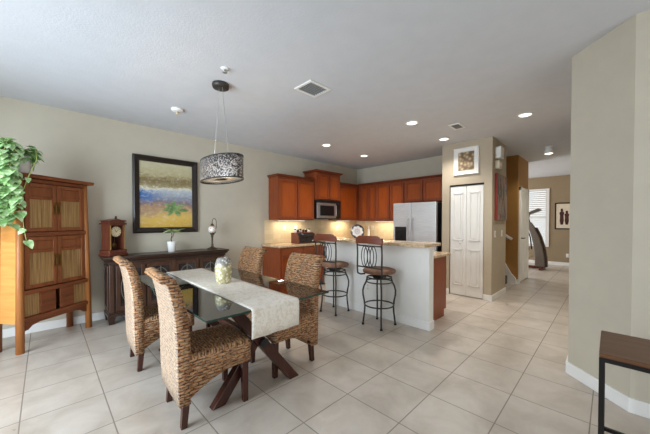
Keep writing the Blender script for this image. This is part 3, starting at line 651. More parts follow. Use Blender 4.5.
m = MB(); m.lathe([(1.012, zs0 - 0.004), (1.012, zs0 + 0.006), (0.98, zs0 + 0.006), (0.98, zs0 - 0.004), (1.012, zs0 - 0.004)], 64, sx=sx, sy=sy, caps=False)
m.lathe([(1.012, zs1 - 0.006), (1.012, zs1 + 0.004), (0.98, zs1 + 0.004), (0.98, zs1 - 0.006), (1.012, zs1 - 0.006)], 64, sx=sx, sy=sy, caps=False); m.build('rim', M['iron'], t, True)
m = MB(); m.bar((0, -sy * 0.98, zs1 - 0.02), (0, sy * 0.98, zs1 - 0.02), 0.02, 0.012); m.build('spreader', M['black'], t)
def m_crystal():
    t = NT('crystal_diffuser'); v = t.n('ShaderNodeTexVoronoi', {'Vector': t.coord(), 'Scale': 60.0})
    t.set(t.ramp(v.outputs['Distance'], [(0.1, lin((240, 238, 232))), (0.5, lin((150, 146, 140)))]), 0.15); tr = t.n('ShaderNodeBsdfTranslucent', {'Color': (0.9, 0.86, 0.8, 1)})
    mx = t.n('ShaderNodeMixShader', {0: 0.25, 1: t.b.outputs[0], 2: tr.outputs[0]}); t.t.links.new(mx.outputs[0], t.out.inputs[0]); return t.m
m = MB(); m.lathe([(0.97, zs0 + 0.012), (0.97, zs0 + 0.018), (0.3, zs0 + 0.012)], 48, sx=sx, sy=sy); m.build('diffuser', m_crystal(), t)
for dy in (-0.11, 0.11):
    m = MB(); m.tube([(0, dy * 0.35, CE - 0.046), (0, dy * 1.6, zs1 - 0.016)], 0.0028, 6); m.build('cable', M['steel'], t)
for dy in (-0.17, 0.0, 0.17):
    o = MB().lathe([(0.008, 0.0), (0.02, 0.02), (0.024, 0.045), (0.012, 0.07), (0.003, 0.075)], 14).build('bulb', emit('warm_bulb', (255, 214, 150), 5), t, True, loc=(0, dy, zs0 + 0.10))
    l = bpy.data.lights.new('bulb_light', 'POINT'); l.energy = 1.8; l.color = (1, 0.75, 0.45); l.shadow_soft_size = 0.03
    q = bpy.data.objects.new('bulb_light', l); C.objects.link(q); q.parent = t; q.location = (0, dy, zs0 + 0.075)
# under-cabinet lamps
for i, (x, y, rz, wl, lab) in enumerate(((3.79, 4.84, 0, 0.7, 'slim under-cabinet lamp beneath the left end wall cabinet'), (5.45, 4.84, 0, 0.5, 'slim under-cabinet lamp beneath the corner wall cabinet'), (6.04, 3.85, -PI / 2, 0.8, 'slim under-cabinet lamp beneath the back wall cabinets'))):
    zt = 1.404 if i < 2 else 1.389
    t = thing('under_cabinet_lamp', lab, 'lamp', (x, y, zt), rz, 'under-cabinet lamps')
    bx(-wl / 2, wl / 2, -0.03, 0.03, -0.016, -0.001).build('housing', M['plastic'], t)
    bx(-wl / 2 + 0.01, wl / 2 - 0.01, -0.022, 0.022, -0.0185, -0.0165).build('lens', M['lens'], t)
    l = bpy.data.lights.new('strip_light', 'AREA'); l.shape = 'RECTANGLE'; l.size = wl; l.size_y = 0.06; l.energy = 3.4; l.color = (1, 0.84, 0.6)
    o = bpy.data.objects.new('strip_light', l); C.objects.link(o); o.parent = t; o.location = (0, 0, -0.022)

# ================================================================== DINING TABLE
TX0, TX1, TY0, TY1, TZ = 0.69, 1.745, 1.715, 3.70, 0.76
t = thing('dining_table', 'rectangular glass-top dining table on dark wooden X trestles', 'dining table', ((TX0 + TX1) / 2, (TY0 + TY1) / 2, 0))
hx, hy = (TX1 - TX0) / 2, (TY1 - TY0) / 2
m = MB(); m.box(-hx, hx, -hy, hy, TZ - 0.014, TZ); g = m.build('glass_top', [M['glass'], M['glass_edge']], t, bevel=0.003, seg=1)
for p in g.data.polygons: p.material_index = 0 if abs(p.normal.z) > 0.5 else 1
g.modifiers.clear()
for ty in (-0.71, 0.60):
    tr = MB().build('trestle', M['mahogany'], t)
    a = 0.325; at = 0.25
    for s in (-1, 1):
        m = MB(); yy = 0.034 * s
        m.bar((-a * s, ty + yy, 0.0), (at * s, ty + yy, TZ - 0.03), 0.062, 0.078, (1, 0, 0))
        o = m.build('beam', M['mahogany'], tr, bevel=0.004)
        for v in o.data.vertices:                      # cut ends level
            if v.co.z < 0.12 and v.co.z != 0:
                d = Vector(((a + at) * s, 0, TZ - 0.03)); k = -v.co.z / d.z; v.co += d * k
            elif v.co.z > TZ - 0.2:
                d = Vector(((a + at) * s, 0, TZ - 0.03)); k = (TZ - 0.03 - v.co.z) / d.z; v.co += d * k
        MB().lathe([(0.03, TZ - 0.03), (0.03, TZ - 0.0145)], 18, (at * s, ty + yy, 0)).build('glass_pad', M['black'], tr)
m = MB(); m.bar((0, -0.78, 0.412), (0, 0.67, 0.412), 0.05, 0.05); m.build('stretcher', M['mahogany'], t, bevel=0.004)
for yy in (-0.80, 0.68):
    MB().lathe([(0.035, -0.012), (0.035, 0.012)], 16).build('bolt', M['black'], t, loc=(0, yy, 0.412)).rotation_euler = (PI / 2, 0, 0)
# runner draped over both ends
rx0, rx1 = 0.992, 1.405
path = [(TY0 - 0.006, 0.56), (TY0 - 0.010, 0.66), (TY0 - 0.007, 0.752), (TY0 + 0.005, TZ + 0.0035), (2.2, TZ + 0.003), (2.9, TZ + 0.003), (TY1 - 0.005, TZ + 0.0035), (TY1 + 0.007, 0.752), (TY1 + 0.010, 0.66), (TY1 + 0.006, 0.60)]
def off(i):
    p0 = path[max(0, i - 1)]; p1 = path[min(len(path) - 1, i + 1)]; d = (p1[0] - p0[0], p1[1] - p0[1]); L = math.hypot(*d); return (-d[1] / L, d[0] / L)
m = MB(); top = []; n = 12
for i, (y, z) in enumerate(path):
    for j in range(n + 1):
        x = rx0 + (rx1 - rx0) * j / n + (0.03 * (y - TY0) / 2 if 0 < i < 9 else 0); wv = 0.004 * math.sin(j * 1.3) if z < 0.72 else 0
        top.append((x, y + (wv if y < 2 else -wv), z))
vs = top + [(p[0], p[1] + off(i // (n + 1))[0] * 0.003, p[2] + off(i // (n + 1))[1] * 0.003) for i, p in enumerate(top)]
K = len(top); W = n + 1; fs = []
for i in range(len(path) - 1):
    for j in range(n):
        a_ = i * W + j; fs += [(a_, a_ + 1, a_ + W + 1, a_ + W), (K + a_, K + a_ + W, K + a_ + W + 1, K + a_ + 1)]
    fs += [(i * W, i * W + W, K + i * W + W, K + i * W), (i * W + n, K + i * W + n, K + i * W + W + n, i * W + W + n)]
for j in range(n): fs += [(j, K + j, K + j + 1, j + 1), (K - W + j, K - W + j + 1, 2 * K - W + j + 1, 2 * K - W + j)]
m.add(vs, fs); tag(m.build('table_runner', M['runner'], None, True), 'cream damask runner down the middle of the glass table', 'table runner')
# vase
t = thing('vase', 'textured cream and yellow vase on the table runner', 'vase', (1.239, 2.66, TZ + 0.0068))
def m_vase():
    q = NT('mottled_yellow_glaze'); x, y, z = q.xyz(); v = q.n('ShaderNodeTexVoronoi', {'Vector': q.coord(), 'Scale': 38.0}).outputs['Distance']
    c = q.ramp(v, [(0.05, lin((244, 240, 220))), (0.35, lin((222, 216, 180))), (0.6, lin((178, 168, 124)))])
    tp = q.ramp(q.math('ADD', z, q.math('MULTIPLY', v, 0.06)), [(0.2, (0, 0, 0, 1)), (0.235, (0.85, 0.85, 0.85, 1))])
    q.set(q.mix(tp, c, q.ramp(v, [(0.1, lin((232, 230, 226))), (0.4, lin((130, 126, 128)))])), 0.2); q.bump(v, 0.6, 0.01); return q.m
MB().lathe([(0.058, 0), (0.064, 0.008), (0.072, 0.05), (0.079, 0.11), (0.08, 0.16), (0.072, 0.21), (0.058, 0.238), (0.05, 0.248), (0.044, 0.244), (0.044, 0.2)], 36).build('vase_body', m_vase(), t, True)
MB().lathe([(0.0005, 0.21), (0.043, 0.212), (0.0435, 0.2005)], 24).build('stem_holder', M['iron'], t, True)

# ================================================================== WOVEN CHAIRS
def make_chair(label):
    t = thing('woven_chair', label, 'chair', (0, 0, 0), 0, 'woven dining chairs')
    # seat: faces +x, rear of chair at x=0, width .46
    hw = 0.235
    def ring(inset, n=6, x0=0.03, x1=0.525, r=0.05):
        pts = []; a0, a1, b = x0 + inset, x1 - inset, hw - inset; rr = max(0.006, r - inset * 0.5)
        for cx, cy, st in ((a1 - rr, b - rr, 0), (a0 + rr, b - rr, 90), (a0 + rr, -b + rr, 180), (a1 - rr, -b + rr, 270)):
            for i in range(n + 1): a = R(st + 90 * i / n); pts.append((cx + rr * math.cos(a), cy + rr * math.sin(a)))
        # subdivide straight runs
        out = []
        for i, p in enumerate(pts):
            q = pts[(i + 1) % len(pts)]; out.append(p); L = math.hypot(q[0] - p[0], q[1] - p[1])
            if L > 0.1:
                for k in range(1, 10): out.append((p[0] + (q[0] - p[0]) * k / 10, p[1] + (q[1] - p[1]) * k / 10))
        return out
    def bottom(x, y):
        fx = (x - 0.03) / 0.545; side = 0.30 - 0.13 * (1 - fx) ** 2.2 + 0.035 * math.sin(PI * fx)
        if abs(y) < hw - 0.03: side += 0.05 * (1 - (abs(y) / hw) ** 2)
        return side
    R0, R1, R2, R3 = ring(0.0), ring(0.014), ring(0.06), ring(0.0)
    N = len(R0); vs = []; fs = []; mi = []
    rows = [[(x, y, bottom(x, y)) for x, y in ring(0.012)], [(x, y, bottom(x, y)) for x, y in R0], [(x, y, 0.40) for x, y in R0], [(x, y, 0.455) for x, y in R0], [(x, y, 0.477) for x, y in R1], [(x, y, 0.488) for x, y in R2], [(0.3 + (x - 0.3) * 0.4, y * 0.4, 0.495) for x, y in R2]]
    for r_ in rows: vs += r_
    for j in range(len(rows) - 1):
        for i in range(N): fs.append((j * N + i, j * N + (i + 1) % N, (j + 1) * N + (i + 1) % N, (j + 1) * N + i)); mi.append(1 if j >= 3 else 0)
    vs.append((0.3, 0, 0.496)); c = len(vs) - 1
    for i in range(N): fs.append(((len(rows) - 1) * N + i, (len(rows) - 1) * N + (i + 1) % N, c)); mi.append(1)
    inner = [(0.3 + (x - 0.3) * 0.93, y * 0.93, 0.40) for x, y in R0]; b0 = len(vs); vs += inner
    for i in range(N): fs.append((i, b0 + i, b0 + (i + 1) % N, (i + 1) % N)); mi.append(0)
    fs.append(tuple(range(b0, b0 + N))); mi.append(0)
    m = MB(); m.add(vs, fs); m.mi = mi; m.build('seat', [M['weave'], M['weave_top']], t, True)
    # backrest: S curve with rolled top
    cl = [(0.045, 0.165, 0.038), (0.040, 0.30, 0.042), (0.040, 0.46, 0.045), (0.038, 0.60, 0.045), (0.028, 0.72, 0.043), (0.014, 0.82, 0.040), (-0.004, 0.90, 0.037), (-0.020, 0.95, 0.034), (-0.036, 0.982, 0.032), (-0.058, 1.0, 0.031), (-0.080, 0.996, 0.027), (-0.092, 0.982, 0.014)]
    fr, bk = [], []
    for i, (x, z, h) in enumerate(cl):
        a, b = cl[max(0, i - 1)], cl[min(len(cl) - 1, i + 1)]; d = Vector((b[0] - a[0], b[1] - a[1])).normalized()
        fr.append((x + d.y * h, z - d.x * h)); bk.append((x - d.y * h, z + d.x * h))
    # front of the lowest rows stays behind the seat shell
    loop = bk + fr[::-1]; n = len(loop); m = MB(); vs = []; ys = [(-hw - 0.002, 0.82), (-hw + 0.012, 1.0), (-0.12, 1.0), (0, 1.0), (0.12, 1.0), (hw - 0.012, 1.0), (hw + 0.002, 0.82)]
    cen = [((b[0] + f[0]) / 2, (b[1] + f[1]) / 2) for b, f in zip(bk, fr)]; cen = cen + cen[::-1]
    for y, s in ys: vs += [(c_[0] + (p[0] - c_[0]) * s, y, c_[1] + (p[1] - c_[1]) * s) for p, c_ in zip(loop, cen)]
    fs = []; mi = []; kb = len(bk)
    for j in range(len(ys) - 1):
        for i in range(n):
            fs.append((j * n + i, j * n + (i + 1) % n, (j + 1) * n + (i + 1) % n, (j + 1) * n + i)); mi.append(1 if i < kb - 1 else 0)
    for o in (0, (len(ys) - 1) * n):
        for i in range(kb - 1): fs.append((o + i, o + i + 1, o + n - 2 - i, o + n - 1 - i)); mi.append(0)
    m.add(vs, fs); m.mi = mi; o = m.build('backrest', [M['weave'], M['weave_back_lit']], t, True)
    for sy_ in (-1, 1):
        MB().frust((0.019, 0.019), (0.026, 0.026), 0, 0.40, (0.480, 0.19 * sy_), (0.475, 0.185 * sy_)).build('leg', M['mahogany'], t, bevel=0.003)
        MB().frust((0.019, 0.019), (0.026, 0.026), 0, 0.40, (0.045, 0.19 * sy_), (0.08, 0.185 * sy_)).build('leg', M['mahogany'], t, bevel=0.003)
    return t
ch = make_chair('woven seagrass chair with its back to the camera, nearest of the four'); ch.location = (0.604, 2.165, 0); ch.rotation_euler = (0, 0, R(-3))
dup(ch, (0.565, 3.21, 0), R(-2), 'woven seagrass chair in front of the dark sideboard, left table side')
dup(ch, (1.90, 2.245, 0), R(180), 'woven seagrass chair on right table side, nearest the bar stools')
dup(ch, (1.90, 3.29, 0), R(180), 'woven seagrass chair at the far right end, nearest the cherry base cabinet')

# ================================================================== BAR STOOLS
def make_stool(label):
    t = thing('bar_stool', label, 'bar stool', (0, 0, 0), 0, 'iron bar stools')
    bz = 0.752
    MB().lathe([(0.185, bz - 0.062), (0.21, bz - 0.054), (0.218, bz - 0.030), (0.206, bz - 0.012), (0.16, bz + 0.002), (0.05, bz + 0.007), (0.002, bz + 0.008)], 36).build('seat', M['seat_fabric'], t, True)
    m = MB(); m.lathe([(0.10, bz - 0.10), (0.10, bz - 0.063)], 24); m.box(-0.06, 0.06, -0.06, 0.06, bz - 0.13, bz - 0.10); m.build('swivel_plate', M['black'], t, bevel=0.004)
    m = MB(); torus(m, (0, 0, bz - 0.12), 0.155, 0.010); torus(m, (0, 0, bz - 0.175), 0.168, 0.008)
    m.bar((-0.155, 0, bz - 0.125), (0.155, 0, bz - 0.125), 0.02, 0.01); m.bar((0, -0.155, bz - 0.125), (0, 0.155, bz - 0.125), 0.02, 0.01)
    m.build('seat_ring', M['iron'], t, True)
    for k in range(4):
        a = R(45 + 90 * k); c, s_ = math.cos(a), math.sin(a)
        pr = [(0.155, 0.645), (0.160, 0.61), (0.172, 0.57), (0.198, 0.52), (0.214, 0.46), (0.212, 0.40), (0.196, 0.32), (0.188, 0.25), (0.192, 0.17), (0.204, 0.08), (0.212, 0.012)]
        pr2 = []
        for i in range(len(pr) - 1):
            for f in (0, 0.5): pr2.append((pr[i][0] + (pr[i + 1][0] - pr[i][0]) * f, pr[i][1] + (pr[i + 1][1] - pr[i][1]) * f))
        pr2.append(pr[-1])
        m = MB(); m.tube([(r_ * c, r_ * s_, z) for r_, z in pr2], 0.0115, 10); o = m.build('leg', M['iron'], t, True)
        MB().lathe([(0.017, 0), (0.019, 0.006), (0.016, 0.02)], 14, (0.212 * c, 0.212 * s_, 0)).build('foot', M['black'], o, True)
    m = MB(); torus(m, (0, 0, 0.27), 0.19, 0.0095); m.build('foot_ring', M['iron'], t, True)
    # back on the -x side
    xb = -0.185; w2 = 0.198
    m = MB()
    for s_ in (-1, 1): m.tube([(-0.09, w2 * s_ * 0.85, bz - 0.085), (-0.15, w2 * s_ * 0.95, bz - 0.085), (xb - 0.015, w2 * s_, bz - 0.065), (xb - 0.025, w2 * s_, bz), (xb - 0.02, w2 * s_, bz + 0.2), (xb - 0.03, w2 * s_, bz + 0.345)], 0.011, 10)
    m.tube([(xb - 0.025, -w2, bz + 0.03), (xb - 0.032, 0, bz + 0.03), (xb - 0.025, w2, bz + 0.03)], 0.009, 8); m.tube([(xb - 0.025, -w2, bz + 0.305), (xb - 0.036, 0, bz + 0.305), (xb - 0.025, w2, bz + 0.305)], 0.009, 8)
    m.build('back_frame', M['iron'], t, True)
    for k, yc in enumerate((-0.075, -0.025, 0.025, 0.075)):
        m = MB(); m.tube([(xb - 0.031 + (0.004 if k % 2 else -0.004), yc + 0.05 * math.cos(2 * PI * i / 28), bz + 0.1675 + 0.13 * math.sin(2 * PI * i / 28)) for i in range(28)], 0.006, 7, 0, True); m.build('oval_scroll', M['iron'], t, True)
    m = MB(); pts = []; n = 16
    for i in range(n + 1):
        u = -1 + 2 * i / n; y = u * 0.213; zt = bz + 0.435 - (0.0 if abs(u) < 0.7 else 0.028 * min(1, (abs(u) - 0.7) / 0.18)); zb = bz + 0.325 + 0.012 * (1 - u * u); x = xb - 0.03 - 0.022 * (1 - u * u)
        pts.append(((x - 0.013, y, zb), (x + 0.013, y, zb), (x + 0.010, y, zt), (x - 0.016, y, zt)))
    vs = [p for q in pts for p in q]; fs = [(3, 2, 1, 0), tuple(n * 4 + i for i in range(4))] + [(i * 4 + k, i * 4 + (k + 1) % 4, i * 4 + 4 + (k + 1) % 4, i * 4 + 4 + k) for i in range(n) for k in range(4)]
    m.add(vs, fs); m.build('crest_rail', M['crest'], t, bevel=0.004)
    return t
st = make_stool('iron bar stool with wooden crest, right one nearest the bar end'); st.location = (3.14, 2.15, 0); st.rotation_euler = (0, 0, R(-3))
dup(st, (3.13, 2.95, 0), R(3), 'iron bar stool with wooden crest, left one behind the woven chair')

# ================================================================== ARMOIRE
AR = math.atan2(4.72 - 4.25, 0.415 + 0.175)
t = thing('armoire', 'tall reddish wooden Asian armoire with split bamboo panels in corner', 'armoire', ((-0.175 + 0.415) / 2, (4.25 + 4.72) / 2, 0), AR)
# local: x along the front (width ~.767), front at y=0, back at y=.40
hw = 0.405; dp = 0.335; HT = 1.83
def post(sx, yb, mat):
    top_in = 0.028; m = MB(); n = 14
    y0 = 0.03 if yb == 0 else dp - 0.03; dy = 0.012 if yb == 0 else -0.012
    m.tube([(sx * (hw - 0.03), y0, 0), (sx * (hw - 0.03 - top_in * 0.5), y0 + dy / 2, HT / 2), (sx * (hw - 0.03 - top_in), y0 + dy, HT)], [0.035, 0.032, 0.028], 12)
    return m.build('leg', mat, t, True)
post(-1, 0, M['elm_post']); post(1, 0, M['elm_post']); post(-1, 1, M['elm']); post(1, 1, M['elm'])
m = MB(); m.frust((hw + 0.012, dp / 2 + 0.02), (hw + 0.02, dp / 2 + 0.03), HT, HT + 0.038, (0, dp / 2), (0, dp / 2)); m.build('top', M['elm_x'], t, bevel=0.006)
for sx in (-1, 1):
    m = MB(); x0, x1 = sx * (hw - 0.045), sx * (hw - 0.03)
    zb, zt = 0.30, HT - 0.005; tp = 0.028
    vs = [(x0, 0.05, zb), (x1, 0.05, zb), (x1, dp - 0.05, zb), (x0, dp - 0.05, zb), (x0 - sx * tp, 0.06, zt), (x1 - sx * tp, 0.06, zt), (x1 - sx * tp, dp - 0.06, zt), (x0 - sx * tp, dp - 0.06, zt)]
    m.add(vs, [(3, 2, 1, 0), (4, 5, 6, 7), (0, 1, 5, 4), (1, 2, 6, 5), (2, 3, 7, 6), (3, 0, 4, 7)]); m.build('side_panel', M['elm_side_lit'], t)
bx(-hw + 0.07, hw - 0.07, dp - 0.045, dp - 0.03, 0.30, HT).build('back_panel', M['elm'], t)
def rail(z0, z1, out=0.0, name='rail'):
    xx = hw - 0.06 - 0.028 * ((z0 + z1) / 2 / HT); yy = 0.010 + 0.012 * z0 / HT
    return bx(-xx - 0.012, xx + 0.012, yy - out, yy + 0.045, z0, z1).build(name, M['elm_x'], t, bevel=0.006)
rail(1.785, 1.828); rail(1.205, 1.25, 0.006); rail(0.595, 0.64, 0.012); rail(0.305, 0.355, 0.006)
bx(-hw + 0.07, hw - 0.07, 0.06, dp - 0.05, 0.30, 0.32).build('bottom_board', M['elm'], t)
bx(-hw + 0.08, hw - 0.08, 0.06, dp - 0.05, 1.21, 1.23).build('shelf', M['elm'], t)
# apron with curved corners under the lowest rail
m = MB(); xx = hw - 0.07; pts = [(-xx, 0.304), (-xx, 0.22), (-xx + 0.03, 0.225), (-xx + 0.07, 0.26), (-xx + 0.14, 0.275), (xx - 0.14, 0.275), (xx - 0.07, 0.26), (xx - 0.03, 0.225), (xx, 0.22), (xx, 0.304)]
n = len(pts); m.add([(x, 0.02, z) for x, z in pts] + [(x, 0.04, z) for x, z in pts], [tuple(range(n)), tuple(range(n, 2 * n))[::-1]] + [(i, (i + 1) % n, n + (i + 1) % n, n + i) for i in range(n)]); m.build('apron', M['elm_x'], t)
def a_door(x0, x1, z0, z1, topped, sgn):
    f = 0.042; yf = 0.022; m = MB()
    m.box(x0, x0 + f, yf, yf + 0.024, z0, z1); m.box(x1 - f, x1, yf, yf + 0.024, z0, z1); m.box(x0 + f, x1 - f, yf, yf + 0.024, z0, z0 + f); m.box(x0 + f, x1 - f, yf, yf + 0.024, z1 - f, z1)
    zt = z1 - f - 0.10; m.box(x0 + f, x1 - f, yf + 0.002, yf + 0.024, zt - 0.03, zt); m.box(x0 + f, x1 - f, yf + 0.011, yf + 0.02, zt, z1 - f)
    o = m.build('door', M['elm'], t, bevel=0.004)
    bx(x0 + f, x1 - f, yf + 0.012, yf + 0.02, z0 + f, zt - 0.03).build('door_panel', M['bamboo'], o)
    xe = x1 - 0.02 if sgn < 0 else x0 + 0.02; zc = (z0 + z1) / 2 + 0.0
    m = MB(); m.box(xe - 0.017, xe + 0.017, yf - 0.005, yf - 0.0005, zc - 0.07, zc + 0.07); m.tube([(xe, yf - 0.006, zc + 0.03), (xe, yf - 0.016, zc + 0.028), (xe, yf - 0.014, zc - 0.05)], 0.004, 6)
    m.build('latch', M['brass'], o)
for z0, z1, k in ((1.256, 1.78, 0.07), (0.648, 1.2, 0.055)):
    xx = hw - 0.062 - 0.028 * (z1 / HT)
    a_door(-xx, -0.003, z0, z1, True, -1); a_door(0.003, xx, z0, z1, True, 1)
xx = hw - 0.07
for sx in (-1, 1):
    bx(min(sx * xx, sx * (xx - 0.15)), max(sx * xx, sx * (xx - 0.15)), 0.035, 0.05, 0.36, 0.592).build('fixed_panel', M['bamboo'], t)
    a_, b_ = sorted((sx * 0.025, sx * (xx - 0.152)))
    o = bx(a_, b_, 0.022, 0.045, 0.36, 0.592).build('sliding_panel', M['elm_x'], t, bevel=0.004)
    bx(a_ + 0.005, b_ - 0.005, 0.014, 0.0215, 0.468, 0.484).build('batten', M['elm_x'], o, bevel=0.002)
# pothos on top of it
random.seed(4)
PP = Matrix.Rotation(AR, 4, 'Z') @ Vector((-0.285, 0.11, 0)); base = t.location + PP
t = thing('potted_pothos', 'trailing green pothos in a white pot on top of the armoire', 'plant', (base.x, base.y, HT + 0.039))
MB().lathe([(0.06, 0), (0.07, 0.01), (0.092, 0.16), (0.10, 0.185), (0.094, 0.188), (0.086, 0.15), (0.02, 0.148)], 28).build('pot', M['ceramic'], t, True)
MB().lathe([(0.003, 0.156), (0.087, 0.153), (0.085, 0.149)], 20).build('soil', M['soil'], t)
leaves = MB(); vines = MB()
def leaf(mb, p, d, nrm, L, Wd, mi=0, fold=0.22):
    p = Vector(p); d = Vector(d).normalized(); nrm = Vector(nrm); nrm = (nrm - d * nrm.dot(d)).normalized(); s = d.cross(nrm)
    out = [(0, 0), (-0.06, 0.28), (0.12, 0.5), (0.42, 0.47), (0.72, 0.28), (1.0, 0.0)]
    vs = []; 
    for u, q in out:
        dr = -0.25 * u * u * L
        vs.append(p + d * u * L + nrm * dr)
        vs.append(p + d * u * L + s * q * Wd + nrm * (dr + fold * q * Wd)); vs.append(p + d * u * L - s * q * Wd + nrm * (dr + fold * q * Wd))
    fs = []
    for i in range(5):
        a = 3 * i; b = a + 3
        fs += [(a, b, b + 1, a + 1), (a, a + 2, b + 2, b)]
    vs2 = [tuple(v) for v in vs] ; off_ = [tuple(v - nrm * 0.0012) for v in vs]; k = len(vs2)
    mb.add(vs2 + off_, fs + [tuple(k + i for i in f[::-1]) for f in fs], mi)
left = Matrix.Rotation(-AR, 4, 'Z')
# stems rise from the soil, arch over the rim and trail; directions in world
dirs = []
for i in range(96):
    if i < 66: a = R(random.uniform(172, 262)); ln = random.uniform(0.05, 0.70); rad = random.uniform(0.14, 0.34); h = random.uniform(0.18, 0.33)
    else: a = R(random.uniform(-60, 190)); ln = 0.0; rad = random.uniform(0.05, 0.11); h = random.uniform(0.20, 0.30)
    c, s_ = math.cos(a), math.sin(a); pts = [Vector((0.05 * c, 0.05 * s_, 0.15)), Vector((min(0.10, rad * 0.6) * c, min(0.10, rad * 0.6) * s_, h * 0.9)), Vector((rad * 0.75 * c, rad * 0.75 * s_, h)), Vector((rad * c, rad * s_, h - (0.12 if i < 66 else 0.03)))]
    z = h - 0.12; wob = random.uniform(0, 6)
    while i < 66 and z > h - 0.12 - ln:
        z -= 0.06; pts.append(Vector((rad * c + 0.02 * math.sin(z * 9 + wob), rad * s_ + 0.02 * math.cos(z * 8 + wob), z)))
    vines.tube(pts, 0.003, 5)
    for k in range(1, len(pts)):
        for rep in range(2):
            p = pts[k - 1].lerp(pts[k], random.random()); aa = a + random.uniform(-1.3, 1.3)
            d = Vector((math.cos(aa), math.sin(aa), random.uniform(-0.9, 0.25))); nn = Vector((math.cos(aa) * 0.5, math.sin(aa) * 0.5, 1)); L = random.uniform(0.065, 0.11)
            leaf(leaves, p + d * 0.015, d, nn, L, L * 0.85)
# one long vine trailing down the left front post
vp = [Vector((0.02, -0.03, 0.15)), Vector((0.06, -0.03, 0.27)), Vector((0.115, -0.06, 0.27)), Vector((0.12, -0.13, 0.14)), Vector((0.085, -0.195, 0.03)), Vector((0.055, -0.21, -0.06)), Vector((0.02, -0.22, -0.2)), Vector((0.01, -0.22, -0.4)), Vector((0.025, -0.22, -0.58)), Vector((0.04, -0.22, -0.70))]
vines.tube(vp, [0.006] * 6 + [0.003] * 4, 6)
for p, L in ((vp[6], 0.08), (vp[7], 0.08), (vp[9], 0.10), (vp[8], 0.07), (vp[5], 0.06)): leaf(leaves, p, (random.uniform(-1, 1), -0.6, -0.7), (0.2, -0.6, 0.8), L, L * 0.8)
leaves.build('foliage', M['leaf'], t, True); vines.build('vine', M['vine'], t, True)

# ================================================================== SIDEBOARD
SX0, SX1, SYF, SYB, SH = 0.575, 2.19, 4.61, 4.975, 0.90
t = thing('sideboard', 'dark espresso sideboard with four glass doors under the painting', 'sideboard', ((SX0 + SX1) / 2, SYB, 0))
w2 = (SX1 - SX0) / 2; d = SYB - SYF
m = MB(); m.box(-w2 + 0.02, w2 - 0.02, -d + 0.02, -0.01, 0.13, 0.80); m.build('body', M['espresso_z'], t, bevel=0.003)
m = MB(); rings = [(-0.0, 0.80), (0.0, 0.83), (0.025, 0.845), (0.03, 0.868), (0.045, 0.874), (0.045, SH)]
vs = [(sx * (w2 - 0.005 + o), (-d + 0.005 - o) if sy < 0 else -0.002, z) for o, z in rings for sx, sy in ((-1, -1), (1, -1), (1, 1), (-1, 1))]
m.add(vs, [(3, 2, 1, 0), tuple(20 + i for i in range(4))] + [(j * 4 + i, j * 4 + (i + 1) % 4, j * 4 + 4 + (i + 1) % 4, j * 4 + 4 + i) for j in range(5) for i in range(4)]); m.build('top', M['espresso'], t)
m = MB(); m.box(-w2, w2, -d, -0.005, 0.10, 0.135); m.box(-w2 + 0.01, w2 - 0.01, -d + 0.01, -0.005, 0.135, 0.16); m.build('plinth', M['espresso'], t, bevel=0.006)
dw = (2 * w2 - 0.16) / 4
for i in range(4):
    x0 = -w2 + 0.08 + i * dw + 0.012; x1 = x0 + dw - 0.024; f = 0.05; yf = -d + 0.0; z0, z1 = 0.18, 0.775
    m = MB(); m.box(x0, x0 + f, yf, yf + 0.019, z0, z1); m.box(x1 - f, x1, yf, yf + 0.019, z0, z1); m.box(x0 + f, x1 - f, yf, yf + 0.019, z0, z0 + f); m.box(x0 + f, x1 - f, yf, yf + 0.019, z1 - f, z1)
    o = m.build('door', M['espresso_z'], t, bevel=0.005)
    bx(x0 + f, x1 - f, yf + 0.010, yf + 0.014, z0 + f, z1 - f).build('door_glass', M['darkpane'], o)
    m = MB(); cx, cz = (x0 + x1) / 2, (z0 + z1) / 2
    for rr in (0.5, 1.0):
        pts = [(cx + (x1 - x0 - 2 * f) / 2 * rr * 0.95 * math.cos(2 * PI * k / 24), yf + 0.006, cz + 0.22 * rr * math.sin(2 * PI * k / 24)) for k in range(24)]; m.tube(pts, 0.005, 6, 0, True)
    m.tube([(cx, yf + 0.006, z0 + f), (cx, yf + 0.006, z1 - f)], 0.005, 6); m.build('fretwork', M['pewter'], o)
    MB().lathe([(0.005, 0), (0.012, 0.012), (0.012, 0.018), (0.004, 0.022)], 12).build('knob', M['brass'], o, True, loc=(x1 - 0.025 if i % 2 == 0 else x0 + 0.025, yf, 0.5)).rotation_euler = (PI / 2, 0, 0)
for x in (-w2 + 0.045, w2 - 0.045, 0):
    m = MB(); m.box(x - 0.028, x + 0.028, -d - 0.004, -d + 0.019, 0.162, 0.795); m.build('pilaster', M['espresso_z'], t, bevel=0.008)
for sx in (-1, 1):
    for yy in (-d + 0.035, -0.04):
        m = MB(); m.frust((0.026, 0.026), (0.045, 0.032), 0, 0.10, (sx * (w2 - 0.04), yy), (sx * (w2 - 0.045), yy)); m.build('foot', M['espresso'], t, bevel=0.004)
    # side glass panel
    x = sx * (w2 - 0.018); x0, x1 = sorted((x, x + sx * 0.014))
    m = MB(); m.box(x0, x1, -d + 0.04, -d + 0.085, 0.18, 0.78); m.box(x0, x1, -0.075, -0.03, 0.18, 0.78); m.box(x0, x1, -d + 0.085, -0.075, 0.18, 0.225); m.box(x0, x1, -d + 0.085, -0.075, 0.735, 0.78); m.build('side_frame', M['espresso_z'], t, bevel=0.004)
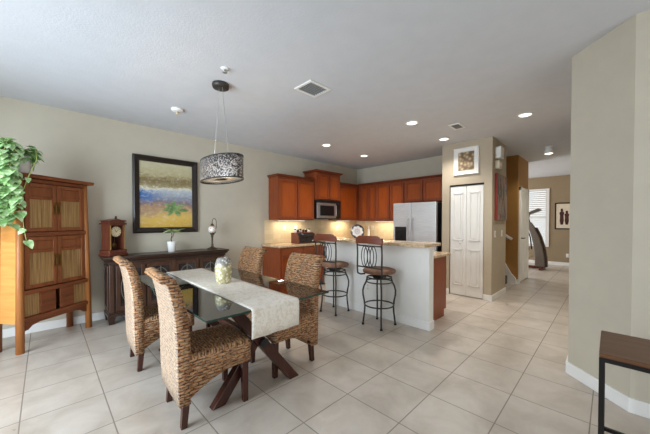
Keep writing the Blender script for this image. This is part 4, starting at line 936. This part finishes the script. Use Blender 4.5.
# clock
t = thing('mantel_clock', 'tall wooden mantel clock with gilt dial at left end of sideboard', 'clock', (0.668, 4.80, SH + 0.001), R(28)); t.scale = (1.06, 1.06, 1.06)
m = MB(); m.box(-0.125, 0.125, -0.10, 0.09, 0, 0.03); m.box(-0.115, 0.115, -0.09, 0.085, 0.03, 0.075); m.build('base', M['clockwood'], t, bevel=0.006)
m = MB(); m.box(-0.095, -0.08, -0.07, 0.075, 0.075, 0.40); m.box(0.08, 0.095, -0.07, 0.075, 0.075, 0.40); m.box(-0.08, 0.08, 0.06, 0.075, 0.075, 0.40); m.box(-0.08, 0.08, -0.065, 0.06, 0.385, 0.40)
m.build('case', M['clockwood'], t, bevel=0.003)
m = MB(); m.box(-0.115, 0.115, -0.09, 0.085, 0.40, 0.425); m.box(-0.10, 0.10, -0.075, 0.075, 0.425, 0.44)
pd = [(-0.12, 0.44), (0.12, 0.44), (0.11, 0.455), (0.05, 0.462), (0.0, 0.475), (-0.05, 0.462), (-0.11, 0.455)]; n = 7
m.add([(x, -0.085, z) for x, z in pd] + [(x, 0.07, z) for x, z in pd], [tuple(range(n)), tuple(range(n, 2 * n))[::-1]] + [(i, (i + 1) % n, n + (i + 1) % n, n + i) for i in range(n)])
m.build('cornice', M['clockwood'], t, bevel=0.003)
MB().lathe([(0.012, 0.472), (0.016, 0.482), (0.008, 0.49), (0.015, 0.50), (0.003, 0.512)], 14, (0, -0.05, 0)).build('finial', M['espresso'], t, True)
bx(-0.079, 0.079, 0.045, 0.058, 0.078, 0.384).build('backboard', M['mahogany'], t)
o = MB().lathe([(0.066, 0), (0.066, 0.006), (0.06, 0.008)], 32).build('dial', plain('cream_dial', (228, 214, 176), 0.4), t, loc=(0, -0.045, 0.31)); o.rotation_euler = (PI / 2, 0, 0)
m = MB(); torus(m, (0, 0, 0.004), 0.068, 0.005); m.build('bezel', M['brass'], o, True)
m = MB()
for i in range(12):
    a = i * PI / 6; m.bar((0.046 * math.sin(a), 0.046 * math.cos(a), 0.0088), (0.058 * math.sin(a), 0.058 * math.cos(a), 0.0088), 0.004, 0.0012)
m.build('hour_mark', M['black'], o)
m = MB(); m.bar((0, -0.006, 0.010), (-0.018, 0.026, 0.010), 0.005, 0.0012); m.bar((0, -0.008, 0.0115), (0.03, 0.034, 0.0115), 0.0035, 0.0012); m.build('hand', M['black'], o)
m = MB(); m.tube([(0, -0.02, 0.24), (0, -0.02, 0.14)], 0.003, 6); m.lathe([(0.004, -0.004), (0.03, -0.002), (0.03, 0.002), (0.004, 0.004)], 20, (0, 0, 0)); 
for i in range(len(m.v) - 80, len(m.v)): x, y, z = m.v[i]; m.v[i] = (x, -0.02 + z, 0.135 + y)
m.build('pendulum', M['brass'], t, True)
for sx in (-1, 1): MB().lathe([(0.009, 0.076), (0.006, 0.09), (0.006, 0.375), (0.01, 0.399)], 12, (sx * 0.088, -0.08, 0)).build('column', M['brass'], t, True)
# white pot with thin plant
t = thing('potted_sprig', 'small white pot with thin pale sprig, middle of the sideboard', 'plant', (1.40, 4.78, SH + 0.001))
MB().lathe([(0.048, 0), (0.052, 0.004), (0.068, 0.15), (0.07, 0.16), (0.064, 0.16), (0.06, 0.13), (0.01, 0.128)], 28).build('pot', M['ceramic'], t, True)
MB().lathe([(0.003, 0.136), (0.061, 0.133), (0.059, 0.129)], 18).build('soil', M['soil'], t)
m = MB(); m.tube([(0, 0, 0.132), (-0.012, 0, 0.2), (0.004, 0.005, 0.26), (-0.02, 0.0, 0.33)], 0.007, 7); m.tube([(-0.012, 0, 0.2), (0.02, -0.01, 0.25), (0.03, -0.01, 0.31)], 0.004, 6); m.build('stem', M['twig'], t, True)
m = MB(); random.seed(9)
for i in range(16):
    p = Vector((-0.02, 0, 0.33)) if i % 3 else Vector((0.03, -0.01, 0.31)); a = random.uniform(0, 2 * PI)
    dd = Vector((math.cos(a), 0.35 * math.sin(a) - 0.2, random.uniform(-0.15, 0.7))); leaf(m, p, dd, (0, -0.4, 1), random.uniform(0.12, 0.2), 0.022)
m.build('foliage', M['paleleaf'], t, True)
# mosaic lamp
t = thing('mosaic_lamp', 'small bronze lamp with hanging white mosaic globe on sideboard right', 'table lamp', (2.03, 4.78, SH + 0.001))
MB().lathe([(0.085, 0), (0.088, 0.008), (0.06, 0.022), (0.03, 0.035), (0.02, 0.06), (0.026, 0.075), (0.014, 0.09), (0.014, 0.2), (0.024, 0.21), (0.016, 0.225), (0.034, 0.26), (0.04, 0.275)], 24).build('base', M['bronze'], t, True)
def m_mosaic():
    q = NT('mosaic_glass'); v = q.n('ShaderNodeTexVoronoi', {'Vector': q.coord(), 'Scale': 48.0}); f = q.xyz(v.outputs['Color'])[0]
    q.set(q.ramp(f, [(0.3, lin((240, 236, 228))), (0.6, lin((222, 200, 178))), (0.8, lin((196, 150, 122)))], 'CONSTANT'), 0.15); return q.m
MB().lathe([(0.03, 0.276), (0.055, 0.295), (0.066, 0.335), (0.055, 0.375), (0.028, 0.395)], 24).build('globe', m_mosaic(), t, True)
m = MB(); m.lathe([(0.034, 0.396), (0.028, 0.41), (0.012, 0.43), (0.006, 0.44)], 18); m.build('cap', M['bronze'], t, True)
m = MB(); m.tube([(0, 0, 0.438), (0.0, 0, 0.47), (0.008, 0, 0.50), (0.03, 0, 0.52), (0.055, 0, 0.51), (0.07, 0, 0.48), (0.072, 0, 0.42), (0.07, 0, 0.36), (0.058, 0, 0.29), (0.02, 0, 0.235)], 0.006, 8); m.build('arched_arm', M['bronze'], t, True)

# ================================================================== CONSOLE TABLE ON THE RIGHT
t = thing('console_table', 'small rustic wood side table with black iron frame by angled wall', 'side table', (2.10, 0.037, 0))
Wd, Ln, Hh = 0.457, 1.05, 0.66
m = MB(); m.box(0, Wd, -Ln, 0, Hh - 0.022, Hh); m.build('top', M['tablewood'], t, bevel=0.004)
b = 0.022
m = MB(); m.box(0, b, -Ln, 0, Hh - 0.022 - b, Hh - 0.0225); m.box(Wd - b, Wd, -Ln, 0, Hh - 0.022 - b, Hh - 0.0225); m.box(b, Wd - b, -b, 0, Hh - 0.022 - b, Hh - 0.0225); m.box(b, Wd - b, -Ln, -Ln + b, Hh - 0.022 - b, Hh - 0.0225); m.build('top_frame', M['black'], t)
for x in (0, Wd - b):
    for y in (-b, -Ln): bx(x, x + b, y, y + b, 0, Hh - 0.0445).build('leg', M['black'], t, bevel=0.002)
m = MB(); z0, z1 = 0.02, 0.042
m.box(0.002, b - 0.002, -Ln + b, -b, z0, z1); m.box(Wd - b + 0.002, Wd - 0.002, -Ln + b, -b, z0, z1); m.box(b, Wd - b, -b + 0.002, -0.002, z0, z1); m.box(b, Wd - b, -Ln + 0.002, -Ln + b - 0.002, z0, z1); m.build('lower_frame', M['black'], t)

# ================================================================== ELLIPTICAL TRAINER IN FAR ROOM
t = thing('elliptical_trainer', 'grey and black elliptical trainer in front of far window', 'exercise machine', (10.15, 1.36, 0))
grey = plain('grey_plastic', (112, 106, 100), 0.4); red = plain('maroon_base', (96, 44, 36), 0.5)
m = MB(); m.box(-0.28, 0.28, -0.03, 0.06, 0, 0.07); m.box(-0.05, 0.05, 0.06, 1.7, 0.02, 0.09); m.box(-0.26, 0.26, 1.62, 1.7, 0, 0.06); m.build('base_frame', red, t, bevel=0.01)
cv = [(0.06, 0.075, 0.12), (0.07, 0.35, 0.115), (0.11, 0.65, 0.105), (0.18, 0.95, 0.095), (0.27, 1.2, 0.08), (0.35, 1.36, 0.06)]
m = MB(); vs = []
for y, z, h in cv:
    for sx, sy in ((-1, -1), (1, -1), (1, 1), (-1, 1)): vs.append((sx * (0.10 if sy < 0 else 0.07), y + sy * h, z))
n = len(cv); m.add(vs, [(3, 2, 1, 0), tuple((n - 1) * 4 + i for i in range(4))] + [(j * 4 + i, j * 4 + (i + 1) % 4, j * 4 + 4 + (i + 1) % 4, j * 4 + 4 + i) for j in range(n - 1) for i in range(4)]); m.build('upright_housing', grey, t, bevel=0.02, seg=3)
m = MB(); vs = []
for y, z, h in cv[:-1]:
    for sx, sy in ((-1, -1), (1, -1), (1, 1), (-1, 1)): vs.append((sx * 0.075, y - h + sy * 0.035 - 0.02, z))
n = 5; m.add(vs, [(3, 2, 1, 0), tuple((n - 1) * 4 + i for i in range(4))] + [(j * 4 + i, j * 4 + (i + 1) % 4, j * 4 + 4 + (i + 1) % 4, j * 4 + 4 + i) for j in range(n - 1) for i in range(4)]); m.build('front_cover', plain('maroon_shell', (58, 42, 38), 0.4), t, bevel=0.015)
m = MB(); m.tube([(0, 0.33, 1.34), (0, 0.36, 1.48), (0, 0.34, 1.58)], 0.03, 8); m.build('neck', M['blackplastic'], t, True)
m = MB(); m.bar((0, 0.48, 1.52), (0, 0.06, 1.74), 0.30, 0.09, (1, 0, 0)); 
m = MB(); m.add([(sx * 0.16, y, z) for sx in (-1, 1) for y, z in ((0.50, 1.50), (0.47, 1.58), (0.10, 1.76), (0.04, 1.70))], [(0, 1, 2, 3), (7, 6, 5, 4), (0, 4, 5, 1), (1, 5, 6, 2), (2, 6, 7, 3), (3, 7, 4, 0)]); m.build('console', grey, t, bevel=0.02)
for sx in (-1, 1):
    m = MB(); m.tube([(sx * 0.2, 0.30, 0.55), (sx * 0.24, 0.34, 0.9), (sx * 0.25, 0.42, 1.15), (sx * 0.25, 0.58, 1.28)], 0.018, 8); m.build('handle_arm', M['blackplastic'], t, True)
    m = MB(); m.tube([(sx * 0.16, 0.25, 0.36), (sx * 0.16, 1.4, 0.30)], 0.03, 8); o = m.build('pedal_arm', M['ivory'], t, True)
    bx(sx * 0.16 - 0.08, sx * 0.16 + 0.08, 0.75, 1.15, 0.36, 0.40).build('pedal', M['blackplastic'], o, bevel=0.01)
m = MB(); m.lathe([(0.26, -0.05), (0.28, -0.03), (0.28, 0.03), (0.26, 0.05)], 30); o = m.build('flywheel_cover', M['blackplastic'], t, True, loc=(0, 1.35, 0.38)); o.rotation_euler = (0, PI / 2, 0)
